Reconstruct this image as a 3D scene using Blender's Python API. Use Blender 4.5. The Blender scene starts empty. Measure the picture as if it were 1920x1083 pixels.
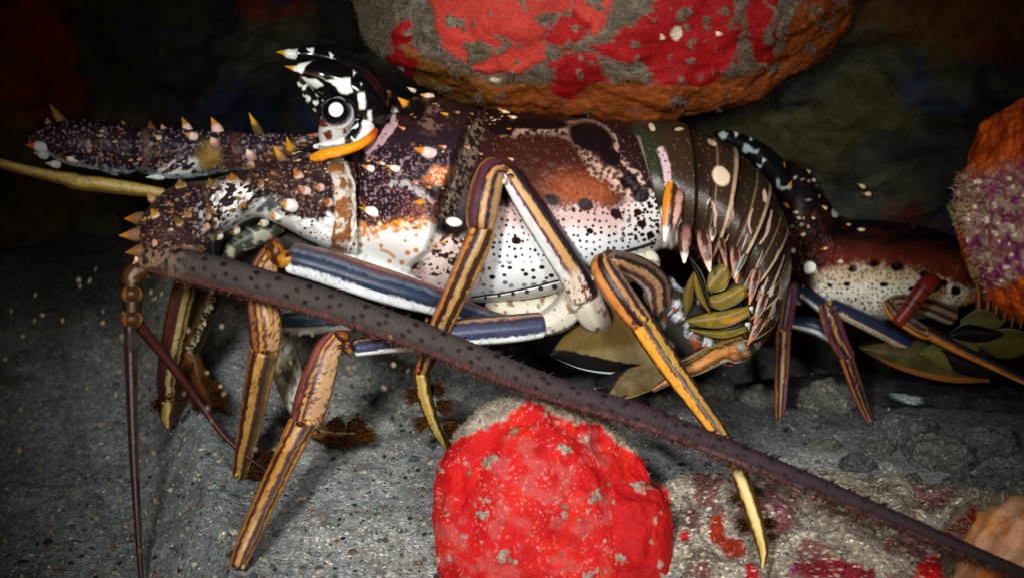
import bpy, math, random
import numpy as np

# ------------------------------------------------------------------ camera
F, CX, CY = 2000.0, 960.0, 541.5
TILT = math.radians(20)
CAM = np.array([0.0, 0.0, 10.0])
AR = np.array([1.0, 0.0, 0.0])
AU = np.array([0.0, math.sin(TILT), math.cos(TILT)])
AF = np.array([0.0, math.cos(TILT), -math.sin(TILT)])
sc = bpy.context.scene
cam = bpy.data.objects.new('camera', bpy.data.cameras.new('camera'))
sc.collection.objects.link(cam)
cam.location = CAM
cam.rotation_euler = (math.radians(90) - TILT, 0, 0)
cam.data.sensor_width = 36
cam.data.lens = 36 * F / 1920
cam.data.clip_start = 0.1
cam.data.clip_end = 500
cam.data.dof.use_dof = True
cam.data.dof.focus_distance = 18.6
cam.data.dof.aperture_fstop = 0.22
sc.camera = cam
# ------------------------------------------------------------------ light: a dim night sea and the diver's strobe
sc.view_settings.view_transform = 'Standard'
sc.view_settings.look = 'None'
sc.view_settings.exposure = 0
sc.view_settings.gamma = 1
w = bpy.data.worlds.new("World"); sc.world = w; w.use_nodes = True
nt = w.node_tree
sky = nt.nodes.new('ShaderNodeTexSky'); sky.sky_type = 'NISHITA'; sky.sun_disc = False
sky.sun_elevation = math.radians(4); sky.sun_rotation = math.radians(200)
nt.links.new(sky.outputs[0], nt.nodes['Background'].inputs[0])
nt.nodes['Background'].inputs[1].default_value = 0.05


def P(x, y, d):
    x, y, d = np.broadcast_arrays(np.asarray(x, float), np.asarray(y, float), np.asarray(d, float))
    a = (x - CX) / F * d
    b = -(y - CY) / F * d
    return CAM + a[..., None] * AR + b[..., None] * AU + d[..., None] * AF


def strobe(pos, aim, power, size, blend, radius):
    l = bpy.data.lights.new('strobe_light', 'SPOT')
    l.energy = power; l.spot_size = math.radians(size); l.spot_blend = blend; l.shadow_soft_size = radius
    l.color = (1.0, 0.985, 0.965)
    o = bpy.data.objects.new('strobe_light', l); sc.collection.objects.link(o)
    o.location = pos
    from mathutils import Vector
    o.rotation_euler = (Vector(aim) - Vector(pos)).to_track_quat('-Z', 'Y').to_euler()


strobe(CAM + AR * -3.6 + AU * 3.0 + AF * 1.0, P(930, 600, 19.0), 14500, 60, 1.0, 1.0)
strobe(CAM + AR * 4.4 + AU * 2.6 + AF * 1.0, P(1110, 650, 19.0), 7600, 60, 1.0, 1.0)
# ------------------------------------------------------------------ numpy helpers
def lin(h, k=1.0):
    h = h.lstrip('#')
    c = np.array([int(h[i:i + 2], 16) / 255 for i in (0, 2, 4)])
    return np.where(c <= 0.04045, c / 12.92, ((c + 0.055) / 1.055) ** 2.4) * k


def ss(a, b, x):
    t = np.clip((x - a) / (b - a), 0, 1)
    return t * t * (3 - 2 * t)


def mix(c, n, m):
    return c + (np.asarray(n) - c) * np.asarray(m)[..., None]


def hsh(i, j, k, s):
    n = (i.astype(np.int64) * 374761393 + j.astype(np.int64) * 668265263 + k.astype(np.int64) * 1274126177 + s * 2246822519) & 0xffffffff
    n = ((n ^ (n >> 13)) * 1274126177) & 0xffffffff
    n = ((n ^ (n >> 15)) * 2246822519) & 0xffffffff
    return ((n ^ (n >> 16)) & 0xffffff) / float(0xffffff)


def vn3(x, y, z, s=0):
    i, j, k = np.floor(x), np.floor(y), np.floor(z)
    fx, fy, fz = x - i, y - j, z - k
    fx, fy, fz = [t * t * t * (t * (t * 6 - 15) + 10) for t in (fx, fy, fz)]
    r = 0
    for a in (0, 1):
        for b in (0, 1):
            for c in (0, 1):
                r = r + hsh(i + a, j + b, k + c, s) * (fx if a else 1 - fx) * (fy if b else 1 - fy) * (fz if c else 1 - fz)
    return r


def vn2(x, y, s=0):
    """two turned lattices averaged, so that thresholds show no grid"""
    u, v = x * .83 + y * .56, y * .83 - x * .56
    p, q = x * .94 - y * .34 + 31.7, y * .94 + x * .34 - 12.9
    return .5 + .72 * (vn2a(u, v, s) + vn2a(p * 1.13, q * 1.13, s + 101) - 1)


def vn2a(x, y, s=0):
    i, j = np.floor(x), np.floor(y)
    fx, fy = x - i, y - j
    fx, fy = [t * t * t * (t * (t * 6 - 15) + 10) for t in (fx, fy)]
    z = np.zeros_like(i)
    r = 0
    for a in (0, 1):
        for b in (0, 1):
            r = r + hsh(i + a, j + b, z, s) * (fx if a else 1 - fx) * (fy if b else 1 - fy)
    return r


def fbm2(x, y, s=0, o=4):
    r, a, t = 0, 1, 0
    for q in range(o):
        r = r + a * vn2(x * 2 ** q + q * 17.3, y * 2 ** q - q * 9.1, s + q); t += a; a *= .5
    return r / t


def fbm3(p, f, s=0, o=4):
    r, a, t = 0, 1, 0
    for q in range(o):
        g = f * 2 ** q
        r = r + a * vn3(p[..., 0] * g + q * 7.7, p[..., 1] * g - q * 3.1, p[..., 2] * g + q * 1.3, s + q); t += a; a *= .5
    return r / t


def cells(x, y, size, jit=.8, s=0):
    """distance (px) to the nearest jittered cell point, and that cell's random number"""
    u, v = x / size, y / size
    i, j = np.floor(u), np.floor(v)
    best = np.full(u.shape, 9.0); rid = np.zeros(u.shape)
    z = np.zeros_like(i)
    for a in (-1, 0, 1):
        for b in (-1, 0, 1):
            px = i + a + .5 + jit * (hsh(i + a, j + b, z, s) - .5)
            py = j + b + .5 + jit * (hsh(i + a, j + b, z, s + 1) - .5)
            d = np.hypot(u - px, v - py)
            m = d < best
            rid = np.where(m, hsh(i + a, j + b, z, s + 2), rid)
            best = np.where(m, d, best)
    return best * size, rid


def pdist(x, y, pts):
    """distance to a polyline and the fraction of the way along it"""
    best = np.full(np.shape(x), 1e9); tt = np.zeros(np.shape(x)); L = 0
    pts = [np.array(p, float) for p in pts]
    tot = sum(np.linalg.norm(b - a) for a, b in zip(pts, pts[1:]))
    for a, b in zip(pts, pts[1:]):
        e = b - a; l = np.linalg.norm(e)
        t = np.clip(((x - a[0]) * e[0] + (y - a[1]) * e[1]) / (l * l), 0, 1)
        d = np.hypot(x - a[0] - t * e[0], y - a[1] - t * e[1])
        m = d < best
        best = np.where(m, d, best); tt = np.where(m, (L + t * l) / tot, tt); L += l
    return best, tt


def sd(x, y, poly):
    """signed distance to a polygon, negative inside"""
    d, _ = pdist(x, y, list(poly) + [poly[0]])
    ins = np.zeros(np.shape(x), bool)
    n = len(poly)
    for i in range(n):
        x0, y0 = poly[i]; x1, y1 = poly[(i + 1) % n]
        if y0 == y1: continue
        c = ((y0 > y) != (y1 > y)) & (x < (x1 - x0) * (y - y0) / (y1 - y0) + x0)
        ins ^= c
    return np.where(ins, -d, d)


def ell(x, y, cx, cy, rx, ry, a=0):
    c, s = math.cos(math.radians(a)), math.sin(math.radians(a))
    u, v = (x - cx) * c + (y - cy) * s, -(x - cx) * s + (y - cy) * c
    return np.hypot(u / rx, v / ry)


def curve(pts, n):
    """centripetal-free Catmull-Rom through rows of any width, n samples spread by length"""
    p = np.array(pts, float)
    if len(p) == 2:
        t = np.linspace(0, 1, n)[:, None]
        return p[0] * (1 - t) + p[1] * t
    q = np.vstack([2 * p[0] - p[1], p, 2 * p[-1] - p[-2]])
    out = []
    for i in range(1, len(q) - 2):
        t = np.linspace(0, 1, 24, endpoint=False)[:, None]
        a, b, c, d = q[i - 1], q[i], q[i + 1], q[i + 2]
        out.append(.5 * ((2 * b) + (c - a) * t + (2 * a - 5 * b + 4 * c - d) * t ** 2 + (3 * b - a - 3 * c + d) * t ** 3))
    o = np.vstack(out + [p[-1:]])
    k = min(2, p.shape[1])
    s = np.concatenate([[0], np.cumsum(np.linalg.norm(np.diff(o[:, :k], axis=0), axis=1) + 1e-6)])
    g = np.linspace(0, s[-1], n)
    return np.stack([np.interp(g, s, o[:, c]) for c in range(p.shape[1])], 1)


class Geo:
    def __init__(s):
        s.v, s.c, s.f, s.n = [], [], [], 0

    def grid(s, V, C, closed=True):
        n, m = V.shape[:2]
        C = np.broadcast_to(C, V.shape)
        i = np.arange(n * m).reshape(n, m) + s.n
        if closed:
            j = np.roll(i, -1, 1)
            f = np.stack([i[:-1], j[:-1], j[1:], i[1:]], -1).reshape(-1, 4)
        else:
            f = np.stack([i[:-1, :-1], i[:-1, 1:], i[1:, 1:], i[1:, :-1]], -1).reshape(-1, 4)
        s.v.append(V.reshape(-1, 3)); s.c.append(C.reshape(-1, 3)); s.f.append(f); s.n += n * m

    def build(s, name, mat, parent=None, flip=False):
        v = np.vstack(s.v); c = np.vstack(s.c); f = np.vstack(s.f)
        if flip: f = f[:, ::-1]
        if parent is not None: v = v - np.array(parent.location)
        me = bpy.data.meshes.new(name)
        me.vertices.add(len(v)); me.vertices.foreach_set('co', v.astype(np.float32).ravel())
        me.loops.add(f.size); me.loops.foreach_set('vertex_index', f.astype(np.int32).ravel())
        me.polygons.add(len(f)); me.polygons.foreach_set('loop_start', np.arange(0, f.size, 4, dtype=np.int32))
        me.polygons.foreach_set('use_smooth', np.ones(len(f), bool))
        me.update(calc_edges=True)
        a = me.attributes.new('Col', 'FLOAT_COLOR', 'POINT')
        a.data.foreach_set('color', np.hstack([np.clip(c, 0, 1), np.ones((len(c), 1))]).astype(np.float32).ravel())
        me.validate()
        me.materials.append(mat)
        o = bpy.data.objects.new(name, me); sc.collection.objects.link(o)
        if parent is not None: o.parent = parent
        return o


def tag(o, label=None, cat=None, group=None, kind=None):
    for k, v in (('label', label), ('category', cat), ('group', group), ('kind', kind)):
        if v: o[k] = v
    return o


def thing(name, loc, label, cat, group=None):
    o = bpy.data.objects.new(name, None); sc.collection.objects.link(o)
    o.location = loc
    return tag(o, label, cat, group)


def material(name, rough=.4, spec=.3, grain=.25, gscale=30, bump=.15, bscale=25, coat=0, trans=0, sss=0, sparkle=0):
    m = bpy.data.materials.new(name); m.use_nodes = True
    t = m.node_tree; b = t.nodes['Principled BSDF']; L = t.links.new
    at = t.nodes.new('ShaderNodeAttribute'); at.attribute_name = 'Col'
    tc = t.nodes.new('ShaderNodeTexCoord')
    n1 = t.nodes.new('ShaderNodeTexNoise'); n1.inputs['Scale'].default_value = gscale; n1.inputs['Detail'].default_value = 5; n1.inputs['Roughness'].default_value = .7
    L(tc.outputs['Object'], n1.inputs['Vector'])
    mr = t.nodes.new('ShaderNodeMapRange'); mr.inputs[1].default_value = .3; mr.inputs[2].default_value = .7
    mr.inputs[3].default_value = 1 - grain; mr.inputs[4].default_value = 1 + grain
    L(n1.outputs[0], mr.inputs[0])
    mx = t.nodes.new('ShaderNodeVectorMath'); mx.operation = 'SCALE'
    L(at.outputs['Color'], mx.inputs[0]); L(mr.outputs[0], mx.inputs['Scale'])
    col = mx.outputs[0]
    if sparkle:   # pale and dark mineral grains
        vo = t.nodes.new('ShaderNodeTexVoronoi'); vo.inputs['Scale'].default_value = sparkle
        L(tc.outputs['Object'], vo.inputs['Vector'])
        cr = t.nodes.new('ShaderNodeValToRGB')
        e = cr.color_ramp.elements
        e[0].position = 0; e[0].color = (.25, .25, .27, 1)
        e[1].position = .1; e[1].color = (.8, .8, .8, 1)
        for p, c in ((.5, (1, 1, 1, 1)), (.84, (1.1, 1.08, 1.02, 1)), (.93, (1.7, 1.65, 1.5, 1)), (1, (2.5, 2.4, 2.2, 1))):
            q = e.new(p); q.color = c
        sp = t.nodes.new('ShaderNodeSeparateColor'); L(vo.outputs['Color'], sp.inputs[0]); L(sp.outputs[0], cr.inputs[0])
        m2 = t.nodes.new('ShaderNodeVectorMath'); m2.operation = 'MULTIPLY'
        L(col, m2.inputs[0]); L(cr.outputs[0], m2.inputs[1]); col = m2.outputs[0]
    L(col, b.inputs['Base Color'])
    b.inputs['Roughness'].default_value = rough
    b.inputs['Specular IOR Level'].default_value = spec
    b.inputs['Coat Weight'].default_value = coat
    b.inputs['Coat Roughness'].default_value = .15
    if sss:
        b.inputs['Subsurface Weight'].default_value = sss; b.inputs['Subsurface Scale'].default_value = .1
    if bump:
        n2 = t.nodes.new('ShaderNodeTexNoise'); n2.inputs['Scale'].default_value = bscale; n2.inputs['Detail'].default_value = 4
        L(tc.outputs['Object'], n2.inputs['Vector'])
        bp = t.nodes.new('ShaderNodeBump'); bp.inputs['Strength'].default_value = bump; bp.inputs['Distance'].default_value = .06
        L(n2.outputs[0], bp.inputs['Height']); L(bp.outputs[0], b.inputs['Normal'])
    if trans:
        b.inputs['Transmission Weight'].default_value = 0
        b.inputs['Alpha'].default_value = 1 - trans
    return m


M_SHELL = material('lobster_shell', .34, .08, .14, 40, .12, 35)
M_ABD = material('tail_shell', .27, .2, .22, 40, .1, 30)
M_LEG = material('leg_shell', .33, .28, .3, 60, .14, 45)
M_ANT = material('antenna_shell', .6, .2, .3, 55, .4, 45)
M_EYE = material('eye_surface', .12, .5, .03, 20, 0)
M_FIN = material('fin_membrane', .42, .3, .18, 18, .1, 14)
M_HAIR = material('bristle', .7, .1, .35, 30, 0)
M_SPONGE = material('encrusting_sponge', .62, .2, .32, 34, .55, 30)
M_ROCK = material('turf_covered_rock', .85, .1, .45, 26, .9, 22, sparkle=26)
M_SAND = material('coarse_sand', .8, .15, .45, 6, 1.0, 27, sparkle=27)
M_WALL = material('cave_rock', .85, .1, .5, 3, .9, 8)
M_TURF = material('turf_strand', .7, .1, .4, 20, 0)
M_SPECK = material('drifting_speck', .7, .1, .2, 10, 0, trans=.45)


# ------------------------------------------------------------------ swept tubes
def tube(g, path, col, ns=None, nr=28, flat=1.0, caps=(True, True), mod=None, sharp=1.0, ck=.7):
    """path rows: x, y (photo scale at 20 units), depth, width.  col(s, v, along, x, y, front) -> rgb"""
    p = np.array(path, float)
    wl = P(p[:, 0], p[:, 1], p[:, 2])
    rad = p[:, 3] / 200.0 * p[:, 2] / 20.0
    q = np.hstack([wl, rad[:, None]])
    L = np.linalg.norm(np.diff(wl, axis=0), axis=1).sum()
    if ns is None: ns = int(max(10, min(420, L / .03)))
    # resample by world length
    qq = curve(q, 900)
    s = np.concatenate([[0], np.cumsum(np.linalg.norm(np.diff(qq[:, :3], axis=0), axis=1))])
    gq = np.linspace(0, s[-1], ns)
    c = np.stack([np.interp(gq, s, qq[:, k]) for k in range(4)], 1)
    pos, r = c[:, :3], np.maximum(c[:, 3], .002)
    T = np.gradient(pos, axis=0); T /= np.linalg.norm(T, axis=1)[:, None]
    along = gq * 100
    K = 5
    if caps[0]:
        a = np.linspace(math.pi / 2, 0, K, endpoint=False)
        pos = np.vstack([pos[0] - T[0] * (np.sin(a) * r[0] * ck)[:, None], pos]); r = np.concatenate([np.cos(a) * r[0] + 1e-4, r])
        T = np.vstack([np.repeat(T[:1], K, 0), T]); along = np.concatenate([np.zeros(K), along])
    if caps[1]:
        a = np.linspace(0, math.pi / 2, K + 1)[1:]
        pos = np.vstack([pos, pos[-1] + T[-1] * (np.sin(a) * r[-1] * ck)[:, None]]); r = np.concatenate([r, np.cos(a) * r[-1] + 1e-4])
        T = np.vstack([T, np.repeat(T[-1:], K, 0)]); along = np.concatenate([along, np.full(K, along[-1])])
    n = CAM - pos; n = n - (n * T).sum(1)[:, None] * T; n /= np.linalg.norm(n, axis=1)[:, None]
    b = np.cross(T, n)
    th = np.linspace(0, 2 * math.pi, nr, endpoint=False)
    S, Cc = np.sin(th), np.cos(th)
    if sharp != 1.0:
        S2, C2 = np.sign(S) * np.abs(S) ** sharp, np.sign(Cc) * np.abs(Cc) ** sharp
    else:
        S2, C2 = S, Cc
    R = np.repeat(r[:, None], nr, 1)
    A = np.repeat(along[:, None], nr, 1); TH = np.repeat(th[None], len(r), 0)
    if mod is not None: R = R * mod(A, TH)
    V = pos[:, None] + (b[:, None] * S2[None, :, None] + n[:, None] * (C2 * flat)[None, :, None]) * R[..., None]
    x, y = proj(V)
    v = np.repeat(S[None], len(r), 0)
    col_ = col(A / max(along[-1], 1e-6), v, A, x, y, np.repeat((Cc >= 0)[None], len(r), 0)) if callable(col) else np.asarray(col)
    g.grid(V, np.broadcast_to(col_, V.shape))
    return V


def proj(V):
    q = V - CAM
    d = q @ AF
    return CX + F * (q @ AR) / d, CY - F * (q @ AU) / d


def ball(g, x, y, d, rx, col, ry=None, rd=None, n=20, ang=0):
    ry = ry or rx; rd = rd or rx / 100
    a = np.linspace(0, math.pi, n)[:, None]; b = np.linspace(0, 2 * math.pi, 2 * n, endpoint=False)[None]
    ux, uy, uz = np.cos(a) * np.ones_like(b), np.sin(a) * np.cos(b), np.sin(a) * np.sin(b)
    t = math.radians(ang)
    X, Y = ux * rx * math.cos(t) - uy * ry * math.sin(t), ux * rx * math.sin(t) + uy * ry * math.cos(t)
    V = P(x + X, y + Y, d + uz * rd)
    g.grid(V, col(x + X, y + Y) if callable(col) else np.asarray(col))


def spine(g, x, y, d, dx, dy, ln, r, dd=-.5, base='#d8c8b8', tip='#b06a10', split=.45):
    """a conical thorn: base of radius r (px), pointing along (dx, dy) and dd toward the camera"""
    k = math.hypot(dx, dy) or 1; r = r * .78; ln = ln * .92
    dx, dy = dx / k * ln, dy / k * ln
    cb, ct = lin(base), lin(tip)
    e = ln / 100 * dd
    path = [(x - dx * .15, y - dy * .15, d + .05, 2.0 * r), (x + dx * .25, y + dy * .25, d + e * .25, 1.75 * r), (x + dx * .6, y + dy * .6, d + e * .6, 1.0 * r), (x + dx, y + dy, d + e, .16 * r)]
    tube(g, path, lambda s, v, a, X, Y, f: mix(np.broadcast_to(cb, s.shape + (3,)), ct, ss(split, split + .15, s)), ns=12, nr=12)


def stripes(bands, rag=.06, seed=0, dust=None, speck=.4):
    """bands: list of (v where the band starts, hex), ascending across the visible face"""
    def f(s, v, a, x, y, fr):
        sd_ = seed * 13.7
        vv = v + .22 * (fbm2(a / 70 + sd_, v * .4, seed + 31, 2) - .5) + rag * 2.6 * (fbm2(a / 9 + sd_, v * 1.5 + sd_, seed, 3) - .5) + rag * .8 * (vn2(a / 3.1, v * 8 + sd_, seed + 5) - .5)
        c = np.broadcast_to(lin(bands[0][1]), v.shape + (3,)).copy()
        for u1, h in bands[1:]:
            c = mix(c, lin(h), ss(u1 - .04, u1 + .04, vv))
        if speck:
            sp = ss(.62, .7, vn2(a / 3.3, v * 9, seed + 9)) * ss(.35, .6, fbm2(a / 30, v * 1.5, seed + 3))
            c = mix(c, lin('#2e2026'), sp * speck)
        n = fbm2(a / 22, v * 2.5 + sd_, seed + 20, 3)
        return c * (0.75 + .5 * n)[..., None]
    return f


def hairs(g, spots, n, ln, hexes, wid=2.0, seed=1, droop=0.0):
    """n bristles from rows (x, y, d, dirx, diry) with length ln px"""
    rnd = random.Random(seed)
    for _ in range(n):
        x, y, d, dx, dy = spots[rnd.randrange(len(spots))]
        x += rnd.uniform(-9, 9); y += rnd.uniform(-9, 9); d += rnd.uniform(-.1, .1)
        a = math.atan2(dy, dx) + rnd.uniform(-.6, .6); l = ln * rnd.uniform(.4, 1.1)
        ex, ey = x + l * math.cos(a), y + l * math.sin(a) + droop * l
        c = lin(rnd.choice(hexes)) * rnd.uniform(.7, 1.2)
        mx_, my_ = (x + ex) / 2 + rnd.uniform(-5, 5), (y + ey) / 2 - rnd.uniform(0, 4)
        V = np.stack([P([x - wid, x, x + wid], [y, y - wid, y + wid], [d, d - .03, d]), P([mx_ - wid * .7, mx_, mx_ + wid * .7], [my_, my_ - wid, my_ + wid * .7], d + rnd.uniform(-.1, .1)), P([ex, ex, ex + .3], [ey, ey + .3, ey], d + rnd.uniform(-.25, .15))])
        g.grid(V, c)


def strands(name, V, N, k, ln, cols, mat, seed, parent=None, wid=.008, lab=None):
    """turf strands standing on surface points V with normals N"""
    rs = np.random.RandomState(seed)
    i = rs.randint(0, len(V), k)
    p, nn = V[i], N[i]
    l = ln * rs.uniform(.3, 1.2, (k, 1))
    d = nn + rs.normal(0, .55, (k, 3)); d /= np.linalg.norm(d, axis=1)[:, None]
    e = d + rs.normal(0, .55, (k, 3)); e /= np.linalg.norm(e, axis=1)[:, None]
    sidev = np.cross(d, rs.normal(0, 1, (k, 3))); sidev /= np.linalg.norm(sidev, axis=1)[:, None] + 1e-9
    s2 = np.cross(d, sidev)
    w0 = wid * rs.uniform(.6, 1.5, (k, 1))
    rings = []
    for q, wq in ((p - d * .03, 1), (p + d * l * .55, .8), (p + d * l * .55 + e * l * .5, .25)):
        rings.append(np.stack([q + sidev * w0 * wq, q + (-.5 * sidev + .87 * s2) * w0 * wq, q + (-.5 * sidev - .87 * s2) * w0 * wq], 1))
    A = np.stack(rings, 1)  # k,3,3,3
    c = np.array([lin(h) for h in cols])[rs.randint(0, len(cols), k)] * rs.uniform(.6, 1.3, (k, 1))
    g = Geo()
    idx = np.arange(k * 9).reshape(k, 3, 3); j = np.roll(idx, -1, 2)
    f = np.stack([idx[:, :-1], j[:, :-1], j[:, 1:], idx[:, 1:]], -1).reshape(-1, 4)
    g.v.append(A.reshape(-1, 3)); g.c.append(np.repeat(c, 9, 0)); g.f.append(f)
    o = g.build(name, mat, parent)
    o['kind'] = 'stuff'
    if lab: o['label'] = lab
    return o


def lump(cx, cy, cd, rx, ry, rd, n, m, amp, freq, seed, sq=1.0):
    """a knobbly boulder: sphere grid with noise; rx, ry in px, rd in units. Returns vertices, px coords"""
    a = np.linspace(0.001, math.pi - .001, n)[:, None]
    h1 = int(m * .78)
    b = np.concatenate([np.linspace(-.25, math.pi + .25, h1, endpoint=False), np.linspace(math.pi + .25, 2 * math.pi - .25, m - h1, endpoint=False)])[None]
    u = np.stack([np.cos(a) * np.ones_like(b), np.sin(a) * np.cos(b), np.sin(a) * np.sin(b)], -1)
    u = np.sign(u) * np.abs(u) ** sq
    k = 1 + amp * 2 * (fbm3(u * 1.0 + seed, freq, seed, 3) - .5) + amp * .22 * (fbm3(u + seed, freq * 6, seed + 5, 3) - .5)
    c = P(cx, cy, cd)
    V = c + (u[..., 0:1] * AR * rx / 100 * cd / 20 - u[..., 1:2] * AU * ry / 100 * cd / 20 - u[..., 2:3] * AF * rd) * k[..., None]
    return V


def normals(V):
    t = np.gradient(V, axis=0); b = np.roll(V, -1, 1) - np.roll(V, 1, 1)
    n = np.cross(t, b); n /= np.linalg.norm(n, axis=-1)[..., None] + 1e-9
    c = V.reshape(-1, 3).mean(0)
    return np.where(((n * (V - c)).sum(-1) < 0)[..., None], -n, n)
# ------------------------------------------------------------------ the setting: sand, cave wall
def gz(X, Y):
    p = np.stack([X, Y, np.zeros_like(X)], -1)
    h = .34 * (fbm3(p, .35, 3, 3) - .5) + .10 * (fbm3(p, 1.7, 8, 3) - .5)
    # bank: the sand on the left lies lower behind a crumbling edge
    yy = (Y - 14.0) / (20.0 - 14.0)
    edge = -5.1 - 2.1 * yy + .9 * (fbm3(p, .5, 21, 3) - .5)
    h = h - 1.0 * ss(.9, -.9, X - edge) + .22 * np.exp(-((X - edge - .8) / .5) ** 2) * (.3 + 1.4 * fbm3(p, .8, 23, 3))
    h = h + .13 * np.clip(fbm3(p, 1.1, 25, 4) - .52, 0, 1) * 3
    # the floor sinks and turns rocky toward the back and the right
    b = ss(20.2, 23.5, Y + .25 * (X - 2)) * ss(-4, 1, X)
    h = h - .25 * b + b * .7 * (fbm3(p, .9, 31, 4) - .5)
    h = h + .35 * ss(24, 40, Y) + 2.5 * ss(18, 27, Y) * ss(0, -5, X)
    h = h - .45 * np.exp(-(((X + 3.2) / 3.0) ** 2 + ((Y - 21.0) / 1.6) ** 2))
    return h


def G(x, y):
    """depth at which the line through (x, y) meets the sand"""
    b = -(y - CY) / F
    z = 0.0
    for _ in range(8):
        d = (z - CAM[2]) / (b * AU[2] + AF[2])
        q = P(x, y, d)
        z = float(gz(q[0], q[1]))
    return d


def warp(lo, hi, c, n, k):
    t = np.linspace(-1, 1, n)
    s = np.sinh(k * t) / math.sinh(k)
    return c + np.where(s < 0, s * (c - lo), s * (hi - c))


xs = warp(-60, 60, 0, 760, 3.0); ys = warp(-8, 70, 17, 640, 2.6)
XX, YY = np.meshgrid(xs, ys)
V = np.stack([XX, YY, gz(XX, YY)], -1)
p3 = V
c = np.broadcast_to(lin('#9c9e9b'), V.shape).copy()
c = mix(c, lin('#8f9596'), ss(.4, .7, fbm3(p3, .3, 40, 4)))
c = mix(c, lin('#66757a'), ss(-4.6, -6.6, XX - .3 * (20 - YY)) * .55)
c = mix(c, lin('#23282b'), ss(18.0, 20.4, YY + .25 * (XX - 2)) * ss(-2, 2, XX) * .72)  # shade over the right rear floor put into the sand colour
c = mix(c, lin('#262d30'), ss(20.5, 25.5, YY) * .85)  # fade into unlit dark toward the back, painted into the sand colour
c = mix(c, lin('#35211d'), ss(.66, .74, fbm3(p3, .55, 50, 4)) * ss(-5, -7, XX) * .7)
c = mix(c, lin('#2c2b2a'), ss(.6, .72, fbm3(p3, 1.4, 60, 4)) * .25)
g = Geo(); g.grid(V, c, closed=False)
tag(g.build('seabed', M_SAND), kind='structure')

# the cave behind: one curved, knobbly wall that bends over into a roof
a = np.linspace(-1.25, 1.25, 420)[:, None]; t = np.linspace(0, 1, 300)[None]
R0 = 31 - 5.5 * ss(-.25, .35, a + 0 * t) + 2.0 * ss(.5, 1.0, a + 0 * t)
ang = t * math.pi * .62
Rr = R0 - 1.0 + 0 * t
hgt = 17.0 * np.sin(ang) - 1.5
dep = Rr - 15.5 * (1 - np.cos(ang)) * .95
V = np.stack([dep * np.sin(a), dep * np.cos(a) * np.ones_like(t), hgt + 0 * a], -1)
k = 3.6 * (fbm3(V, .16, 70, 4) - .5) + 1.2 * (fbm3(V, .7, 75, 4) - .5) + .3 * (fbm3(V, 2.6, 77, 2) - .5)
dirn = np.stack([np.sin(a) + 0 * t, np.cos(a) + 0 * t, .6 * np.sin(ang) + 0 * a], -1)
V = V + dirn * k[..., None]
c = np.broadcast_to(lin('#1f211e'), V.shape).copy()
c = mix(c, lin('#35342c'), ss(.5, .68, fbm3(V, .5, 80, 4)) * .8)
c = mix(c, lin('#151716'), ss(.48, .62, fbm3(V, .8, 82, 4)) * .8)
c = mix(c, lin('#4c1612'), ss(.58, .62, fbm3(V, .35, 84, 4)) * .7)
c = mix(c, lin('#172339'), ss(.62, .65, fbm3(V, .6, 86, 4)) * .8)
c = mix(c, lin('#343014'), ss(.6, .68, fbm3(V, .4, 88, 4)) * .6)
g = Geo(); g.grid(V, c, closed=False)
tag(g.build('cave_wall', M_WALL), kind='structure')


# ------------------------------------------------------------------ rocks
def rock(name, label, geo, mat, group=None):
    o = geo.build(name, mat)
    return tag(o, label, 'rock', group)


def wob(x, y, s, amp=14, sc_=38):
    return x + amp * 2 * (fbm2(x / sc_, y / sc_, s, 4) - .5), y + amp * 2 * (fbm2(x / sc_ + 50, y / sc_, s + 7, 4) - .5)


def rootrock(name, label, V):
    lo = V.reshape(-1, 3)
    return thing(name, (float(lo[:, 0].mean()), float(lo[:, 1].mean()), float(lo[:, 2].min())), label, 'rock')


# hanging boulder, red sponge over it
V = lump(1132, -45, 20.6, 462, 262, 2.6, 420, 760, .05, 2.2, 11, .86)
V = V + normals(V) * ((.55 * (fbm3(V, .8, 13, 3) - .5) + .09 * (fbm3(V, 3.2, 14, 4) - .5))[..., None])
x, y = proj(V); N = normals(V)
bel = .5 + .5 * np.clip(-N[..., 1], -1, 1)
wx, wy = wob(x, y, 12, 16, 34)
c = np.broadcast_to(lin('#665d50'), V.shape) * (.45 + 1.0 * fbm2(x / 7, y / 7, 15, 3))[..., None]
c = mix(c, lin('#4c463a'), ss(.48, .62, fbm2(x / 36, y / 30, 24, 4)) * .7)
c = mix(c, lin('#7a7364'), ss(.6, .7, fbm2(x / 14, y / 14, 25, 3)) * .6)
orange = ss(-10, 12, wy - np.interp(x, [670, 760, 860, 930, 1020, 1150, 1300, 1400, 1460, 1500, 1530, 1600], [120, 85, 128, 152, 150, 150, 150, 138, 95, 0, -15, -15])) * ss(.30, .42, fbm2(x / 26, y / 20, 17, 4) + .0011 * (y - 60))
oc = mix(np.broadcast_to(lin('#703812'), V.shape), lin('#664a18'), ss(1010, 800, x) * .9)
oc = mix(oc, lin('#8e4614'), ss(.5, .7, fbm2(x / 14, y / 9, 18, 3)) * .7)
c = mix(c, oc, orange)
r1 = np.minimum(sd(wx, wy, [(785, -60), (1150, -60), (1142, 30), (1118, 68), (1060, 20), (1020, 40), (1032, 110), (985, 140), (905, 132), (850, 124), (832, 90), (822, 40)]), 999)
r2 = np.minimum.reduce([sd(wx, wy, q) for q in (
    [(1112, 92), (1170, 60), (1225, 20), (1262, -60), (1352, -60), (1388, 50), (1378, 125), (1338, 150), (1240, 158), (1208, 112), (1165, 110)],
    [(1030, 52), (1075, 28), (1108, 52), (1096, 80), (1052, 90), (1032, 78)],
    [(1036, 122), (1062, 98), (1120, 108), (1128, 150), (1078, 182), (1042, 166)],
    [(1415, -60), (1444, -60), (1458, 112), (1425, 108), (1398, 60)],
    [(728, 60), (765, 45), (787, 100), (772, 145), (738, 150)])])
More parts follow.
